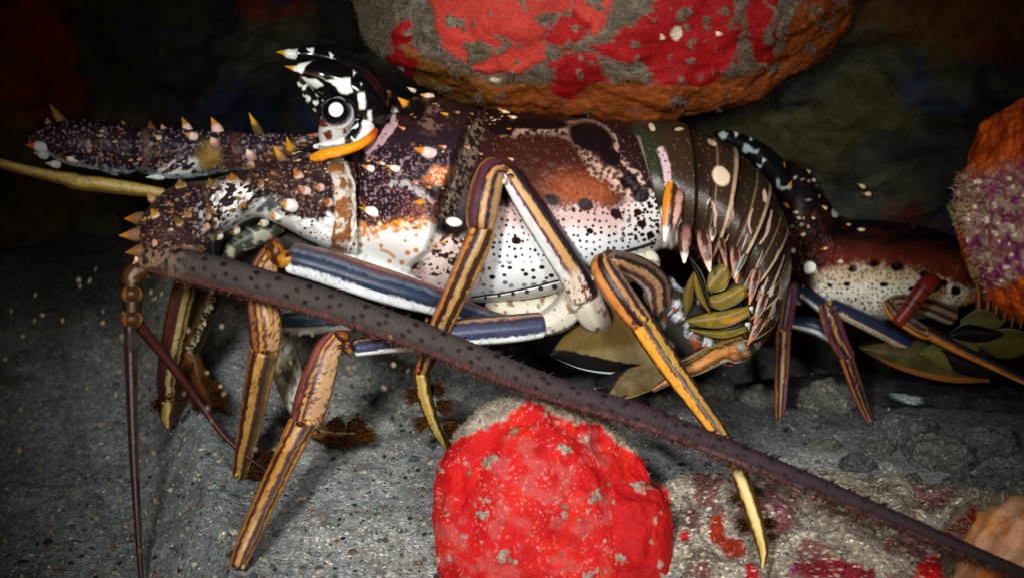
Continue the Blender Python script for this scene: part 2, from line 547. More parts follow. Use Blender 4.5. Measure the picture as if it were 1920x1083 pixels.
turf = ss(.60, .66, fbm2(x / 22, y / 22, 19, 5))
rj = 10 * (fbm2(x / 6, y / 6, 26, 3) - .5)
m1 = ss(5, -5, r1 + rj) * (1 - turf); m2 = ss(5, -5, r2 + rj - 3) * (1 - .9 * turf)
pores = .82 + .36 * vn2(x / 3.2, y / 3.2, 20)
c1 = lin('#ac342a') * (pores * (.8 + .4 * fbm2(x / 60, y / 60, 21)))[..., None]
c2 = lin('#8a0a0e') * (pores * (.75 + .5 * fbm2(x / 50, y / 50, 22)))[..., None]
c = mix(c, c1, m1); c = mix(c, c2, m2)
for ex, ey, rx_, ry_ in ((1268, 62, 10, 13), (1243, 68, 4, 5), (752, 130, 6, 10), (1345, 62, 5, 4), (930, 148, 12, 4)):
    c = mix(c, lin('#d9d0b4'), ss(1.2, .8, ell(wx * .4 + x * .6, wy * .4 + y * .6, ex, ey, rx_, ry_)))
V = V + N * ((.05 * ss(4, -8, r1) + .04 * ss(4, -8, r2) + .05 * (1 - np.maximum(m1, m2)) * (fbm2(x / 9, y / 9, 23, 3) - .3))[..., None])
root = rootrock('hanging_boulder', 'rounded overhanging boulder coated with red sponge above the lobster', V)
g = Geo(); g.grid(V, c); g.build('boulder_body', M_SPONGE, root)
sel = ((1 - np.maximum(m1, m2)) * (1 - .75 * orange) > .6) & (y > -60) & (np.abs(V[..., 0] - 2) < 7)
strands('turf_fringe', V[sel], N[sel], 26000, .10, ['#615949', '#6c6453', '#4a4439', '#7d7666'], M_TURF, 5, root, .004)
bg_pts = []

# red sponge rock in front
V = lump(1012, 1010, 17.6, 204, 256, 1.35, 420, 520, .13, 1.7, 27, .94)
V = V + normals(V) * ((.22 * (fbm3(V, .7, 28, 2) - .5) + .035 * (fbm3(V, 5.0, 29, 4) - .5))[..., None])
x, y = proj(V); N = normals(V)
rg = pdist(x, y, [(1040, 780), (1110, 830), (1170, 850), (1195, 930)])[0]
wx, wy = wob(x, y, 32, 9, 26)
gray = lin('#958b7c') * (.45 + 1.1 * fbm2(x / 6, y / 6, 33, 3))[..., None]
red = lin('#b40f10') * (.8 + .4 * fbm2(x / 40, y / 40, 34, 4))[..., None] * np.ones_like(V)
red = mix(red, lin('#c01c0c'), ss(.5, .7, fbm2(x / 60, y / 60, 35, 3)))
red = mix(red, lin('#a85450'), ss(.50, .70, fbm2(x / 34, y / 30, 36, 5)) * .5)
fl = ss(.78, .84, vn2(x / 4.0, y / 4.0, 37)) * ss(.45, .6, fbm2(x / 45, y / 45, 38, 3))
red = mix(red, lin('#c9a79c'), fl * .35)
sdr = sd(wx, wy, [(790, 1200), (795, 1030), (826, 900), (850, 838), (905, 800), (935, 792), (968, 768), (988, 752), (1045, 776), (1122, 795), (1150, 835), (1190, 860), (1230, 1010), (1210, 1200)])
pt = ss(.72, .745, fbm2(x / 26 + 4, y / 26, 39, 4))
sdr = sdr - 16 * ss(800, 860, y)
m = ss(4, -3, sdr) * (1 - pt)
c = mix(gray, red, m)
V = V + N * ((.05 * (fbm2(x / 60, y / 60, 41, 2) - .5) - .10 * np.exp(-(rg / 16) ** 2) + .04 * (1 - m) * (fbm2(x / 7, y / 7, 42, 3)))[..., None])
root = rootrock('sponge_rock', 'squat rock coated in bright scarlet sponge under the long antenna', V)
g = Geo(); g.grid(V, c)
V2 = lump(1178, 1010, 17.15, 82, 104, .75, 130, 180, .16, 1.8, 30, .85)
x2, y2 = proj(V2); a2, b2 = wob(x2, y2, 43, 9, 26)
pt2 = ss(.70, .73, fbm2(x2 / 22, y2 / 22, 39, 4))
c2 = mix(lin('#958b7c') * (.45 + 1.1 * fbm2(x2 / 6, y2 / 6, 33, 3))[..., None], lin('#ac1010') * (.75 + .5 * fbm2(x2 / 30, y2 / 30, 44, 4))[..., None] * np.ones_like(V2), 1 - pt2)
g.grid(V2, c2); g.build('rock_body', M_SPONGE, root)
sel = (m < .4) & (N[..., 1] < .35)
strands('turf_fringe', V[sel], N[sel], 7000, .065, ['#8d8472', '#a79d88', '#6c6455'], M_TURF, 6, root, .004)

# low reef rock that carries the right foreground
V = lump(1530, 1225, 18.4, 640, 330, 2.6, 400, 900, .07, 2.4, 45, .9)
x, y = proj(V); N = normals(V)
V = V + N * ((.55 * (fbm3(V, 1.1, 46, 4) - .5) + .14 * (fbm3(V, 4.0, 47, 3) - .5))[..., None])
wx, wy = wob(x, y, 48, 12, 26)
c = np.broadcast_to(lin('#958d80'), V.shape) * (.42 + 1.16 * fbm2(x / 8, y / 8, 49, 4))[..., None]
c = mix(c, lin('#4b4438'), ss(.5, .68, fbm2(x / 60, y / 40, 50, 4)) * .7)
pk = ss(.53, .63, fbm2(x / 48 + 2, y / 48, 51, 5)) * ss(1180, 1300, x)
c = mix(c, lin('#6b2f38'), pk * .75)
c = mix(c, lin('#7c2a58'), ss(.62, .70, fbm2(x / 30, y / 30, 52, 4)) * pk)
for q, h in (([(1195, 900), (1225, 905), (1252, 925), (1250, 948), (1225, 960), (1205, 1000), (1180, 1010), (1170, 930)], '#b40d10'),
             ([(1296, 880), (1316, 878), (1324, 888), (1308, 896), (1297, 893)], '#8a1208'),
             ([(1275, 994), (1292, 990), (1296, 1010), (1276, 1014)], '#b40d14'),
             ([(1330, 964), (1352, 962), (1364, 1000), (1392, 1004), (1395, 1028), (1368, 1030), (1345, 1010), (1328, 1008)], '#8c2a14'),
             ([(1165, 1044), (1200, 1036), (1212, 1056), (1206, 1100), (1165, 1100)], '#b81410'),
             ([(1398, 1044), (1418, 1058), (1424, 1086), (1400, 1086)], '#b01220'),
             ([(1726, 1048), (1760, 1036), (1784, 1062), (1776, 1100), (1716, 1100)], '#c01414'),
             ([(1495, 1050), (1560, 1045), (1640, 1065), (1640, 1090), (1500, 1085)], '#7c1f2c')):
    c = mix(c, lin(h), ss(3, -2, sd(wx * .6 + x * .4, wy * .6 + y * .4, q)))
c = mix(c, lin('#d8d0c0'), ss(.8, .86, vn2(x / 4.2, y / 4.2, 53)) * .8)
root = rootrock('reef_rock', 'low grey crusted rock with pink and red patches in the right foreground', V)
g = Geo(); g.grid(V, c); g.build('rock_body', M_ROCK, root)
sel = (N[..., 2] > -.2) & (y > 760) & (y < 1150)
strands('turf_fringe', V[sel], N[sel], 14000, .07, ['#8d8472', '#a79d88', '#6c6455', '#5b4a3a'], M_TURF, 7, root, .004)

# orange and purple rock at the right edge
V = lump(2008, 392, 15.8, 190, 215, 1.6, 300, 420, .06, 1.8, 55, .92)
V = V + normals(V) * ((.25 * (fbm3(V, 1.3, 56, 3) - .5) + .12 * (fbm3(V, 5.0, 57, 4) - .5))[..., None])
x, y = proj(V); N = normals(V)
wx, wy = wob(x, y, 56, 12, 30)
c = mix(np.broadcast_to(lin('#b8500e'), V.shape), lin('#8a3408'), ss(.4, .65, fbm2(x / 9, y / 40, 57, 4)))
band = ss(-22, 22, wy - np.interp(x, [1790, 1850, 1920, 2000], [335, 322, 310, 290])) * ss(10, -10, wy - np.interp(x, [1790, 1850, 1885, 1920, 2000], [400, 545, 540, 520, 500]))
pc = mix(np.broadcast_to(lin('#6e4048'), V.shape), lin('#702058'), ss(.42, .58, fbm2(x / 30, y / 30, 58, 4)))
pc = mix(pc, lin('#9a8a78'), ss(.52, .62, fbm2(x / 16, y / 16, 59, 4)) * .8)
c = mix(c, pc, band)
c = mix(c, lin('#e8dcc8'), ss(.82, .88, vn2(x / 9, y / 9, 60)) * band * .9)
V = V + N * (.07 * band * (fbm2(x / 12, y / 12, 61, 3)))[..., None]
root = rootrock('encrusted_rock', 'orange and purple encrusted rock bulging in at the right edge', V)
g = Geo(); g.grid(V, c); g.build('rock_body', M_SPONGE, root)
sel = (band > .5) & (x < 1960)
strands('turf_fringe', V[sel], N[sel], 900, .13, ['#a8946c', '#c0ac84', '#7d6c50', '#9c7a60'], M_TURF, 8, root, .005)

# peach ribbed rock, bottom right corner
V = lump(1935, 1055, 16.2, 160, 128, 1.2, 170, 240, .07, 1.8, 65, .92)
x, y = proj(V); N = normals(V)
rib = .5 + .5 * np.sin((x * .72 + y * .5) / 6.5 + 5 * fbm2(x / 40, y / 40, 66, 3))
wx, wy = wob(x, y, 67, 9, 26)
c = mix(np.broadcast_to(lin('#d88a48'), V.shape), lin('#e0a880'), ss(.35, .65, fbm2(x / 40, y / 40, 68, 3)))
c = c * (.72 + .4 * rib)[..., None]
m = ss(6, -6, sd(wx, wy, [(1790, 1120), (1800, 1030), (1830, 970), (1890, 940), (2100, 880), (2100, 1200)]))
c = mix(lin('#857a66') * (.5 + fbm2(x / 7, y / 7, 69, 3))[..., None], c, m)
c = mix(c, lin('#8a0c0a'), ss(4, -3, sd(wx, wy, [(1762, 1010), (1800, 975), (1830, 942), (1832, 965), (1808, 1010), (1790, 1000), (1775, 1020)])))
V = V + N * ((.035 * rib * m)[..., None])
root = rootrock('ribbed_rock', 'peach coloured finely ribbed sponge rock in the bottom right corner', V)
g = Geo(); g.grid(V, c); g.build('rock_body', M_SPONGE, root)
sel = (m < .5) & (N[..., 1] < .5)
strands('turf_fringe', V[sel], N[sel], 1500, .13, ['#8d8472', '#a79d88', '#6c6455'], M_TURF, 9, root, .006)

# brown rock, top right corner, and two dim rocks behind
V = lump(1850, -40, 23.0, 220, 150, 2.2, 150, 220, .10, 1.8, 75, .95)
x, y = proj(V)
c = mix(np.broadcast_to(lin('#3a2c22'), V.shape), lin('#5a2412'), ss(.45, .6, fbm2(x / 40, y / 30, 76, 4)))
c = c * (.6 + .8 * fbm2(x / 9, y / 9, 77, 3))[..., None]
g = Geo(); g.grid(V, c)
rock('brown_rock', 'dim reddish brown rock in the top right corner', g, M_ROCK)
V = lump(1640, 250, 26.0, 330, 200, 2.4, 170, 260, .14, 1.9, 78, .95)
x, y = proj(V)
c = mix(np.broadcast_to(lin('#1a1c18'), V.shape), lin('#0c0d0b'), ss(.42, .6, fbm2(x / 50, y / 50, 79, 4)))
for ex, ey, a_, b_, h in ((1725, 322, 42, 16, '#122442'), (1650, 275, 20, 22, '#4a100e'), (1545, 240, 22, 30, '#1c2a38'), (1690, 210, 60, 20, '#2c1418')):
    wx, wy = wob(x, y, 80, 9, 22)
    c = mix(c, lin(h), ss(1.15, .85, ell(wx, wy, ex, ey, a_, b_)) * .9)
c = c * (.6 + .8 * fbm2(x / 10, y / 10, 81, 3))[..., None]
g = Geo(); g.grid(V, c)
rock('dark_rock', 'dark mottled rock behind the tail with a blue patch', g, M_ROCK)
V = lump(1700, 770, 24.0, 420, 70, 1.6, 150, 320, .14, 2.4, 85, .95)
x, y = proj(V)
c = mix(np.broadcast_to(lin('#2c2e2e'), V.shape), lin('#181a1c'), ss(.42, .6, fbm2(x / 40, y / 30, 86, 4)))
c = mix(c, lin('#a8b4bc'), ss(1.2, .8, ell(*wob(x, y, 87, 6, 18), 1700, 746, 28, 8, 12)) * .8)
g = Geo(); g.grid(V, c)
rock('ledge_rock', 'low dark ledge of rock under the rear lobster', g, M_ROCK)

rnd = random.Random(17)
for x_, y_, r_ in ((1500, 790, 34), (1556, 742, 46), (1690, 800, 40), (1760, 846, 52), (1850, 822, 44), (1606, 868, 26), (1420, 742, 30), (1880, 900, 38), (1700, 905, 24), (1540, 832, 20), (1330, 728, 28), (1650, 838, 22), (1810, 905, 26), (1240, 752, 22)):
    V = lump(x_, y_ + r_ * .2, G(x_, y_ + r_ * .5) + .1, r_ * rnd.uniform(1.1, 1.7), r_ * .85, r_ / 110, 40, 60, .30, 2.2, rnd.randrange(200), .9)
    V = V + normals(V) * (.10 * (fbm3(V, 4.5, 33, 3) - .5))[..., None]
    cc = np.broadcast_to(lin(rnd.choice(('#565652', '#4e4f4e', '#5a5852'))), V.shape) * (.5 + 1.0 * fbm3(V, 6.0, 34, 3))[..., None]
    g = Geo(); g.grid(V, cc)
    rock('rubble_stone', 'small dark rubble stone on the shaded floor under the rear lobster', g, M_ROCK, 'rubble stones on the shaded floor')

# loose shell gravel on the sand and specks drifting in the water
rs = np.random.RandomState(4)
n = 7000
gx = rs.uniform(-9, 9, n); gy = 12.5 + 12 * rs.uniform(0, 1, n) ** 1.5
far = (gx > 0) & (gy + .25 * (gx - 2) > 18.3) & (rs.uniform(0, 1, n) < .85)
gx, gy = gx[~far], gy[~far]; n = len(gx)
base = np.stack([gx, gy, gz(gx, gy)], -1)
a = np.linspace(0, math.pi, 4)[:, None]; b = np.linspace(0, 2 * math.pi, 6, endpoint=False)[None]
unit = np.stack([np.cos(a) * np.ones_like(b), np.sin(a) * np.cos(b), np.sin(a) * np.sin(b)], -1)
R = rs.gamma(2.2, .008, (n, 1)) + .010
sx = rs.uniform(.6, 1.5, (n, 3)) * R
V = base[:, None, None] + unit[None] * sx[:, None, None] + rs.normal(0, .12, (n, 4, 6, 3)) * R[:, None, None]
pal = np.array([lin(h) for h in ('#8c867a', '#a09a8c', '#5c5852', '#2c2c2c', '#b8b0a0', '#6c5a48', '#4c5454')])
c = pal[rs.randint(0, len(pal), n)]
g = Geo(); idx = np.arange(n * 24).reshape(n, 4, 6); j = np.roll(idx, -1, 2)
g.v.append(V.reshape(-1, 3)); g.c.append(np.repeat(c, 24, 0)); g.f.append(np.stack([idx[:, :-1], j[:, :-1], j[:, 1:], idx[:, 1:]], -1).reshape(-1, 4))
tag(g.build('gravel', M_SAND), 'pale and dark shell grit strewn over the sand', 'gravel', kind='stuff')

g = Geo(); rnd = random.Random(12)
fixed = [(965, 808, 8, 13), (1060, 950, 12, 8), (880, 886, 6, 9), (1117, 928, 9, 5), (1142, 908, 7, 6), (957, 1050, 11, 8), (942, 980, 8, 5), (936, 914, 7, 5), (1584, 900, 13, 12), (606, 970, 13, 9), (720, 727, 9, 7), (653, 690, 8, 9), (250, 640, 26, 22), (148, 525, 7, 8), (795, 862, 6, 12), (420, 738, 6, 8), (1052, 1040, 8, 5), (800, 600, 4, 6)]
for q in fixed:
    ball(g, q[0], q[1], rnd.uniform(14.5, 15.6), q[2] * .8, lin('#a8997e') * (.45 if q[2] < 20 else .06), q[3] * .8, .08, 7, rnd.uniform(0, 90))
for _ in range(80):
    sx, sy = rnd.uniform(0, 420) if rnd.random() < .7 else rnd.uniform(420, 840), rnd.uniform(480, 1080)
    ball(g, sx, sy, rnd.uniform(13.5, 15.5), rnd.uniform(2, 5), lin('#b8aa88') * rnd.uniform(.2, .6), rnd.uniform(4, 7), .05, 6, rnd.uniform(-30, 30))
tag(g.build('drifting_specks', M_SPECK), 'pale specks of debris drifting in the water', 'plankton', kind='stuff')
# ------------------------------------------------------------------ the lobster in front
def loft(st, n, m, pw=1.0):
    """stations: top x, top y, bottom x, bottom y, half depth, centre depth -> px grids X, Y, D, cos, near mask, s"""
    c = curve(np.array([[(r[0] + r[2]) / 2, (r[1] + r[3]) / 2, r[0] - r[2], r[1] - r[3], r[4], r[5]] for r in st], float), n)
    th = np.linspace(0, 2 * math.pi, m, endpoint=False)[None]
    co, si = np.cos(th), np.sin(th)
    sp = np.sign(si) * np.abs(si) ** pw
    X = c[:, 0:1] + c[:, 2:3] / 2 * co; Y = c[:, 1:2] + c[:, 3:4] / 2 * co
    D = c[:, 5:6] - c[:, 4:5] * sp
    return X, Y, D, np.broadcast_to(co, X.shape), np.broadcast_to(si > 0, X.shape), np.broadcast_to(np.linspace(0, 1, n)[:, None], X.shape), np.broadcast_to(si, X.shape)


def caps(X, Y, D, C):
    def one(i):
        return [np.repeat(np.mean(Q[i]), Q.shape[1])[None] for Q in (X, Y, D)] + [C[i].mean(0)[None, None].repeat(C.shape[1], 1)]
    a, b = one(0), one(-1)
    return (np.vstack([a[0], X, b[0]]), np.vstack([a[1], Y, b[1]]), np.vstack([a[2], D, b[2]]), np.vstack([a[3], C, b[3]]))


def near_depth(X, Y, D, near):
    xs_, ys_, ds_ = X[near], Y[near], D[near]
    def f(x, y):
        return ds_[np.argmin((xs_ - x) ** 2 + (ys_ - y) ** 2)]
    return f


def squig(x, y, size, thr, s, st=1.0, ang=0.0):
    """irregular worm-like flecks"""
    ca, sa = math.cos(ang), math.sin(ang)
    u, v = (x * ca + y * sa) / size / st, (-x * sa + y * ca) / size
    n = .65 * vn2(u, v, s) + .35 * vn2(u * 2.1 + 9, v * 2.1, s + 1)
    return ss(thr, thr + .05, n)


def dots(x, y, size, r0, r1, s, keep=1.0, jit=.75):
    d, r = cells(x, y, size, jit, s)
    r2 = (r * 7.13) % 1
    rad = r0 + (r1 - r0) * r2
    return ss(rad + 1.0, rad - 1.0, d) * (r < keep)


def paint_carapace(X, Y):
    wx, wy = wob(X, Y, 101, 8, 24)
    w2x, w2y = wob(X, Y, 111, .8, 18)
    c = np.broadcast_to(lin('#241517'), X.shape + (3,)).copy()
    # saddle: brown glowing to rust in the middle
    rust = ss(1.1, .2, ell(wx, wy, 1085, 350, 105, 62, 8))
    c = mix(c, lin('#3a1a14'), ss(1.3, .6, ell(wx, wy, 1030, 320, 130, 100)))
    c = mix(c, lin('#8c4014'), rust * ss(290, 372, Y))
    c = mix(c, lin('#2c1310'), dots(w2x, w2y, 10, 1.5, 3.0, 120) * rust * .55 * ss(330, 365, Y))
    c = mix(c, lin('#7a5850'), ss(.84, .9, vn2(X / 3.5, Y / 3.5, 121)) * .5)
    # tan netting along the rear of the back
    net = np.maximum.reduce([ss(16, 4, pdist(wx, wy, [(950, 248), (1000, 243), (1052, 240), (1078, 262), (1102, 295), (1130, 325), (1170, 352), (1200, 385)])[0]),
                             ss(22, 10, pdist(wx, wy, [(1120, 318), (1165, 345)])[0]),
                             ss(8, 3, pdist(wx, wy, [(1050, 240), (1100, 226), (1128, 238), (1148, 262), (1165, 300), (1200, 335), (1222, 365), (1236, 400)])[0])])
    nd, nr = cells(w2x, w2y, 11, .8, 122)
    tan_ = mix(np.broadcast_to(lin('#ac8e7a'), X.shape + (3,)), lin('#c2a292'), ss(300, 350, Y))
    c = mix(c, tan_, net * (1 - .9 * ss(5.0, 3.6, nd) * (Y > 262)) * (.8 + .2 * ss(230, 290, Y)) * ss(.25, .45, fbm2(X / 8, Y / 8, 123, 3)))
    # white lower flank with dots
    edge = np.interp(X, [800, 870, 930, 990, 1040, 1110, 1150, 1190, 1230, 1260], [505, 445, 388, 385, 392, 380, 392, 376, 360, 340])
    e = wy - edge
    white = ss(-10, 8, e + 16 * (vn2(X / 5, Y / 5, 124) - .5))
    pk = mix(np.broadcast_to(lin('#c0a29e'), X.shape + (3,)), lin('#e6ebee'), ss(15, 75, e + 22 * (fbm2(X / 60, Y / 60, 125) - .5)))
    pk = mix(pk, lin('#d9dcdc'), ss(1150, 1210, X) * .7)
    c = mix(c, pk, white)
    den = ss(75, 15, e)
    d1 = np.maximum(dots(w2x, w2y, 13.5, 1.8, 3.3, 130, 1, .52) * (Y < 490), dots(w2x, w2y, 10.5, 1.6, 2.8, 133, .7, .5) * ss(24, 4, e))
    d2 = np.maximum(dots(w2x * .85, w2y * 1.1, 16.5, 2.6, 4.9, 136, .97, .58) * ss(486, 496, Y) * (Y < 556) * (X > 880), dots(w2x, w2y, 11.5, 1.2, 2.2, 139, 1, .45) * (Y > 480) * (X < 885))
    d2 = d2 * (1 - ss(520, 545, Y) * .5)
    d3 = dots(w2x, w2y, 12, 2.2, 4.4, 142) * ss(1150, 1195, X + .3 * (Y - 400)) * (Y < 455)
    c = mix(c, lin('#1c0e0c'), np.maximum.reduce([d1, d2, d3]) * white)
    for ex, ey, r in ((1098, 384, 13), (1036, 374, 12), (1155, 401, 10), (1203, 420, 8), (1106, 433, 6), (1220, 441, 7), (968, 451, 8), (1196, 398, 7), (1075, 392, 4)):
        c = mix(c, lin('#241010'), ss(1.15, .85, ell(w2x, w2y, ex, ey, r * 1.15, r * .9, 20)))
    # mottled patch where the flank meets the groove
    mot = ss(1.15, .75, ell(wx, wy, 852, 492, 62, 62))
    c = mix(c, lin('#d8c8c0'), mot * .9)
    c = mix(c, lin('#33231c'), mot * ss(.48, .54, vn2(X / 8, Y / 6, 150) * .7 + .3 * vn2(X / 3, Y / 3, 151) + .0022 * (470 - Y) + .001 * (X - 850)))
    c = mix(c, lin('#3a2c20'), ss(4, 2, np.abs(e - 112 - 0.12 * (X - 900))) * 0)
    # dark blotches on the back
    for ex, ey, a_, b_, t in ((1108, 258, 44, 27, 20), (1145, 296, 20, 15, 10), (1178, 340, 16, 14, 0), (1000, 232, 70, 11, 2), (1202, 366, 16, 14, 0), (940, 238, 28, 16, 0)):
        c = mix(c, lin('#160d0f'), ss(1.2, .85, ell(w2x, w2y, ex, ey, a_, b_, t)))
    # lower flange: white rim with a dark line over it
    ln = pdist(w2x, w2y, [(885, 557), (940, 550), (1000, 538), (1062, 522), (1110, 500)])[0]
    c = mix(c, lin('#e4e6e4'), ss(0, 3, Y - np.interp(X, [885, 940, 1000, 1062], [557, 550, 538, 522])) * (X > 880) * (X < 1075))
    c = mix(c, lin('#141012'), ss(2.6, 1.2, ln))
    for q, yy in enumerate((555, 551, 548, 544, 538, 535)):
        c = mix(c, lin('#1c1414'), ss(1.2, .8, ell(X, Y, 910 + q * 26, yy + 3, 2.5 + q * .6, 3 + .4 * q)))
    ln = pdist(w2x, w2y, [(1140, 478), (1172, 472), (1200, 464), (1226, 456)])[0]
    c = mix(c, lin('#1c1614'), ss(4.2, 2, ln))
    # front of the shell: the cheek and the top of the head
    gr = np.interp(Y, [180, 215, 260, 300, 335, 380, 410, 440, 470, 500], [905, 892, 872, 858, 846, 830, 818, 816, 805, 770])
    fr = ss(5, -5, wx * .3 + X * .7 - gr)
    f = np.broadcast_to(lin('#261a20'), X.shape + (3,)).copy()
    f = mix(f, lin('#2e1d14'), ss(270, 200, Y) * .8)
    f = mix(f, lin('#6c4f49'), ss(.5, .66, fbm2(X / 13, Y / 8, 160, 4)) * ss(300, 240, Y) * ss(1.2, .5, ell(X, Y, 812, 220, 46, 34)))
    f = mix(f, lin('#8c7680'), np.maximum(squig(X, Y, 5.5, .68, 161), dots(w2x, w2y, 8, .6, 1.7, 158, .8)) * ss(255, 300, Y) * (1 - .55 * ss(350, 330, Y) * ss(760, 800, X)))
    f = mix(f, lin('#a8565a') * .9, ss(.5, .7, fbm2(X / 24, Y / 24, 162)) * .12 * (Y > 340))
    f = mix(f, lin('#8c4c28'), ss(1.2, .4, ell(wx, wy, 806, 402, 52, 34)) * .55 * ss(.35, .6, fbm2(X / 9, Y / 9, 159)))
    o1 = ss(1.15, .6, ell(wx, wy, 822, 330, 38, 20, -28))
    f = mix(f, mix(np.broadcast_to(lin('#c0602a'), f.shape), lin('#d8b090'), squig(X, Y, 5, .56, 163)), o1)
    gl = ss(11, 2, pdist(wx, wy, [(735, 342), (765, 345), (790, 362), (805, 378)])[0])
    f = mix(f, lin('#b8b4b4'), gl * ss(.3, .55, fbm2(X / 9, Y / 6, 164, 3)))
    f = mix(f, lin('#1c1416'), ss(.9, .4, ell(X, Y, 810, 352, 42, 12, 25)) * .8)
    lo = wy - np.interp(X, [650, 700, 760, 820, 850], [412, 420, 412, 408, 400])
    am = ss(-8, 10, lo + 20 * (vn2(X / 5, Y / 5, 165) - .5))
    f = mix(f, lin('#cf8340'), am)
    wl = ss(8, 30, lo + 26 * (vn2(X / 7, Y / 7, 166) - .5) + .06 * (X - 700))
    f = mix(f, lin('#e6e8e6'), wl)
    f = mix(f, lin('#c9823e'), np.maximum(dots(w2x, w2y, 24, 2, 5.0, 167, .7), ss(4, 2, pdist(w2x, w2y, [(715, 468), (730, 474), (740, 482)])[0]) * .8) * wl)
    f = mix(f, lin('#f0ece4'), dots(w2x, w2y, 16, 2, 4, 170, .5) * am * (1 - wl))
    f = mix(f, lin('#1d1216'), ss(9, 3, np.abs(X - gr + 6)) * ss(420, 380, Y) * .7)
    f = mix(f, lin('#c9a9b4'), ss(9, 6, pdist(wx, wy, [(732, 204), (736, 228), (728, 250), (710, 268), (690, 280)])[0]) * (1 - dots(w2x, w2y, 15, 1, 3, 172, .7)) * .8)
    f = mix(f, lin('#e0d2d0'), ss(6, 3.5, pdist(X, Y, [(704, 182), (712, 202), (722, 208), (748, 206)])[0]) * (1 - .6 * squig(X, Y, 6, .6, 173)))
    f = mix(f, lin('#15100f'), ss(1.1, .8, ell(wx, wy, 775, 205, 30, 22, 15)))
    f = mix(f, lin('#c3b1b6'), ss(1.15, .85, ell(w2x, w2y, 893, 262, 13, 15)) * (1 - ss(1.1, .9, ell(X, Y, 890, 258, 3, 3))))
    c = mix(c, f, fr)
    rim = ss(11, 5, np.abs(X - gr - 12)) * ss(300, 340, Y) * ss(420, 400, Y)
    c = mix(c, lin('#4c4038'), rim * .6 * ss(.4, .6, fbm2(X / 7, Y / 7, 174)))
    c = mix(c, lin('#14100e'), ss(1.2, .7, ell(wx, wy, 850, 416, 34, 30)))
    c = mix(c, lin('#ece6e8'), ss(1.12, .9, ell(w2x, w2y, 851, 416, 15, 8, 8)))
    c = mix(c, lin('#e0e2e0'), ss(4, 2, pdist(X, Y, [(818, 440), (812, 462), (795, 482), (762, 497)])[0]))
    c = mix(c, lin('#2a1e14'), ss(1.2, .8, ell(w2x, w2y, 738, 512, 8, 14)))
    c = mix(c, lin('#7a6a5a'), ss(26, 8, np.abs(X - gr - 14 + 6 * (fbm2(X / 20, Y / 20, 175) - .5))) * squig(X, Y, 4.2, .50, 176, 1.8, 1.2) * ss(212, 235, Y) * ss(425, 400, Y) * .75)
    # pale rear rim
    rr = X - np.interp(Y, [225, 260, 300, 340, 380, 420, 460], [1185, 1204, 1218, 1230, 1243, 1250, 1240])
    c = mix(c, lin('#c9b4a4'), ss(7, 2, np.abs(rr + 4)) * (.35 + .65 * ss(330, 390, Y)) * .8)
    return c


body = Geo()
main = thing('spiny_lobster', tuple(P(1000, 760, 20.3)), 'large spotted spiny lobster facing left under the red boulder', 'lobster', 'spiny lobsters in the crevice')

# carapace
st = [(672, 300, 656, 470, .75, 20.0), (690, 236, 668, 484, 1.05, 20.0), (728, 198, 708, 500, 1.3, 20.0), (790, 180, 762, 525, 1.45, 20.0), (840, 184, 820, 552, 1.5, 20.0),
      (900, 205, 885, 566, 1.55, 20.0), (950, 212, 940, 565, 1.6, 20), (1010, 214, 1000, 559, 1.6, 20), (1080, 221, 1070, 542, 1.6, 20), (1140, 226, 1140, 506, 1.55, 20), (1180, 231, 1215, 478, 1.5, 20), (1196, 236, 1252, 462, 1.45, 20)]
X, Y, D, co, near, s, si = loft(st, 500, 620, .85)
Cc = paint_carapace(X, Y)
gr = np.interp(Y, [180, 215, 260, 300, 335, 380, 410, 440, 470, 500], [905, 892, 872, 858, 846, 830, 818, 816, 805, 770])
dsp = .20 * ss(8, -16, X - gr) * ss(520, 480, Y) - .20 * np.exp(-((X - gr - 8) / 12) ** 2)
dsp = dsp + .12 * np.exp(-(ell(X, Y, 745, 452, 70, 34)) ** 2) - .10 * np.exp(-(pdist(X, Y, [(700, 345), (760, 352), (815, 382)])[0] / 11) ** 2)
dsp = dsp + .10 * np.exp(-(ell(X, Y, 800, 250, 50, 36)) ** 2) + .10 * np.exp(-(ell(X, Y, 1040, 290, 90, 40, 15)) ** 2) - .09 * np.exp(-(pdist(X, Y, [(960, 248), (1060, 244), (1110, 300), (1180, 365)])[0] / 12) ** 2)
dsp = dsp + .12 * ss(0, 4, Y - np.interp(X, [885, 940, 1000, 1062, 1110], [557, 550, 538, 522, 500])) * (X > 885) * (X < 1112)
dsp = dsp + .10 * ss(14, 0, np.abs(X - np.interp(Y, [225, 300, 380, 460], [1188, 1220, 1247, 1244])))
dsp = dsp + .05 * (fbm2(X / 16, Y / 16, 180, 3) - .5) * ss(400, 330, Y)
D = D - dsp * np.abs(si) ** .5 * np.where(near, 1, -1)
car_d = near_depth(X, Y, D, near)
body.grid(*[(lambda X, Y, D, C: (P(X, Y, D), C))(*caps(X, Y, D, Cc))][0])
